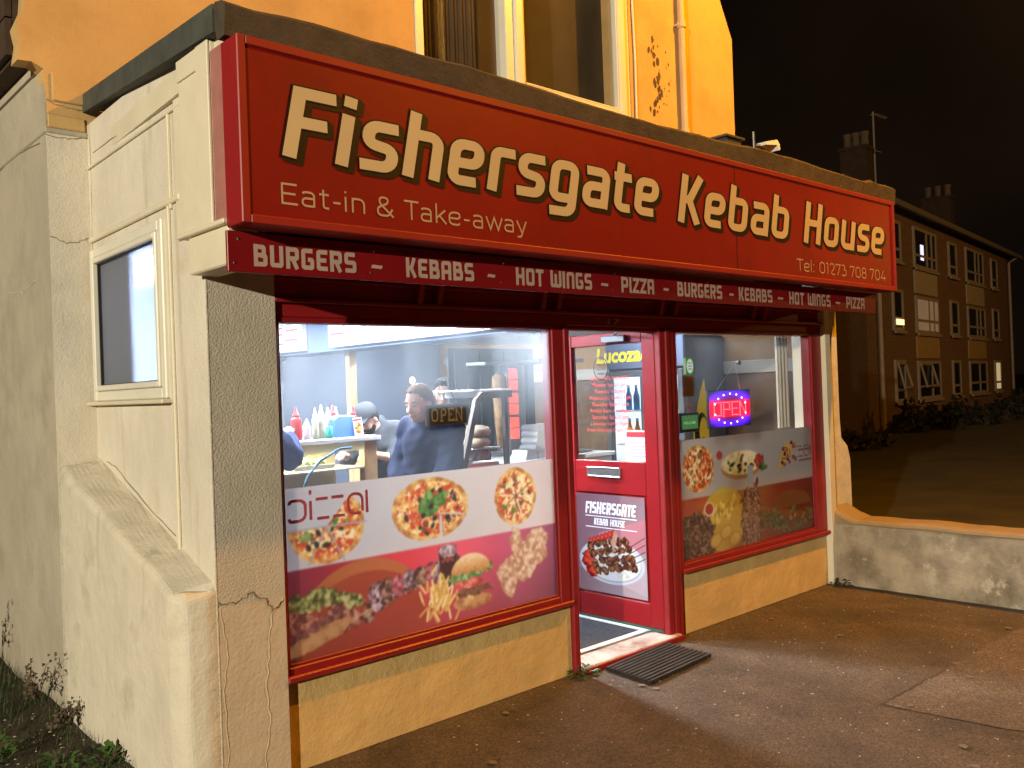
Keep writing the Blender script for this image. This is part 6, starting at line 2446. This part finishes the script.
for wi, (a0, a1) in enumerate(((-1.2, .0), (6.78, 8.1), (14.85, 16.2))):
    for fi, (z0, z1) in enumerate(((.62, 2.15), (3.2, 4.72), (5.72, 7.22))):
        flat_win(a0, a1, z0, z1, [], lit_warm if (wi == 2 and fi == 0) else None, opened=(wi == 0 and fi == 0), transom=.4)
for a in (-2.9, 18.75):
    b = MB()
    b.tube([fa(a, -.12, -.5), fa(a, -.12, 7.3), fa(a, -.5, 7.55)], .07, 8)
    b.build('drainpipe', wf, FLT)
b = MB()
fbox(b, 2.55, 2.95, -.06, -.046, 6.05, 6.65)
b.build('lit_lamp', M('bedroom_lamp', (.8, .8, 1), .5, emit=((.75, .75, 1), 1.2)), FLT)
b = MB()
fbox(b, -1.0, -.2, -.13, -.082, 3.42, 3.62)
b.build('lit_lamp', M('flat_lamp', (1, .8, .5), .5, emit=((1, .75, .4), 1.4)), FLT)
for label, a0, a1, zt, zb_, dp in (('chimney', 11.04, 11.84, 9.85, 7.6, .8), ('chimney', -.84, -.09, 10.0, 7.6, .8)):
    b = MB()
    dd = 1.3 if a0 > 5 else .95
    fbox(b, a0, a1, dp, dp+dd, zb_, zt)
    fbox(b, a0-.06, a1+.06, dp-.06, dp+dd+.06, zt, zt+.12)
    ch = b.build('chimney', M('chimney_brick', (.05, .033, .022), .9, .2, 4), FLT)
    for k in range(3):
        b = MB()
        p = fa((a0+a1)/2, dp+dd*(.15+.33*k), zt+.12)
        b.lathe([(.15, 0), (.13, .4), (.16, .45), (.16, .55), (.1, .55)], p, 12)
        b.build('chimney_pot', M('clay_pot', (.14, .10, .07), .8, .1), ch)
AT = thing('roof_aerial', 'thin television aerial rising above the flats roof', 'aerial', fa(.8, 1.0, 7.9))
b = MB()
b.tube([fa(.8, 1.0, 7.6), fa(.8, 1.0, 11.7)], .035, 6)
b.build('mast', M('aerial_metal', (.30, .28, .26), .5), AT)
b = MB()
b.tube([fa(.7, 1.0, 11.6), fa(2.3, 1.0, 11.75)], .025, 6)
b.tube([fa(.7, 1.0, 10.2), fa(1.6, 1.0, 10.3)], .02, 6)
for k in range(5):
    b.tube([fa(.9+.3*k, .85, 11.62+.028*k), fa(.9+.3*k, 1.15, 11.62+.028*k)], .012, 5)
b.build('boom', MATS['aerial_metal'], AT)
def bush(a, dpt, w_, h_, label):
    c = fa(a+3.45*dpt, dpt, -.45)
    t = thing('bush', label, 'bush', c, 'bushes in front of the flats')
    b = MB()
    for k in range(420):
        th, ph = random.uniform(0, 2*PI), random.uniform(-.1, 1.4)
        r = (.55+.45*random.random())*(1+.25*math.sin(th*3+ph*4))
        p = Vector((c[0]+w_*r*math.cos(th)*math.cos(ph), c[1]+w_*.6*r*math.sin(th)*math.cos(ph), c[2]+h_*r*math.sin(ph)))
        d = Vector((random.gauss(0, 1), random.gauss(0, 1), random.gauss(0, 1))).normalized()*.14
        e = d.cross(Vector((random.gauss(0, 1), random.gauss(0, 1), random.gauss(0, 1)))).normalized()*.09
        b.add([p, p+d+e, p+d*2, p+d-e], [(0, 1, 2, 3)])
    b.build('foliage', leafd, t)
    b = MB()
    for k in range(5):
        an = k*1.26
        b.tube([c, (c[0]+.5*w_*math.cos(an), c[1]+.3*w_*math.sin(an), c[2]+h_*.7)], [.05, .015], 5)
    b.build('branches', stemm, t)
for a, d, w_, h_, lb in ((-4.4, -2.2, 1.3, .62, 'widest dark bush at the left end of the flats'), (.6, -1.2, .9, 1.0, 'bush under the open window of the flats'), (3.4, -1.5, 1.2, .8, 'bush under the wide bay window of the flats'),
                         (6.6, -1.3, 1.2, .95, 'tall bush between the two bays of the flats'), (9.4, -2.2, 1.1, .8, 'low bush before the second bay of the flats'), (13.4, -2.0, 1.0, .9, 'bush right of the second bay of the flats'), (16.6, -1.6, 1.1, .9, 'bush near the right end of the flats')):
    bush(a, d, w_, h_, lb)

# ================================================================== STREET LAMPS (the light on this street)
def street_lamp(spec, base, label, name='street_lamp', arm=None):
    x, y, z = spec['loc']
    t = thing(name, label, 'street lamp', (base[0], base[1], 0), 'street lamps around the shop')
    b = MB()
    b.tube([(base[0], base[1], -.3), (base[0], base[1], 1.2), (base[0], base[1], z+.12)], [.09, .075, .05], 10)
    b.tube([(base[0], base[1], z+.10), (x, y, z+.20)], .035, 8)
    b.build('column', M('lamp_column', (.20, .21, .20), .5, .1), t)
    b = MB()
    b.box(x-.16, x+.16, y-.16, y+.16, z+.14, z+.26, .03)
    b.build('lantern', M('lamp_head', (.3, .3, .3), .5), t)
    if 'spot' in spec:      # full cut-off lantern: nothing above the horizontal
        lamp('street_light', (x, y, z), spec['power'], spec['col'], .10, 'SPOT', None, *spec['spot'])
    else:
        lamp('street_light', (x, y, z), spec['power'], spec['col'], .10)
street_lamp(LED, (-16.6, -9.2), 'street lamp with a cream light down the road to the left')
street_lamp(SOD, (6.6, -3.6), 'sodium street lamp to the right of the shop')
street_lamp(SOD2, (38.6, -6.6), 'sodium street lamp across the green near the flats')
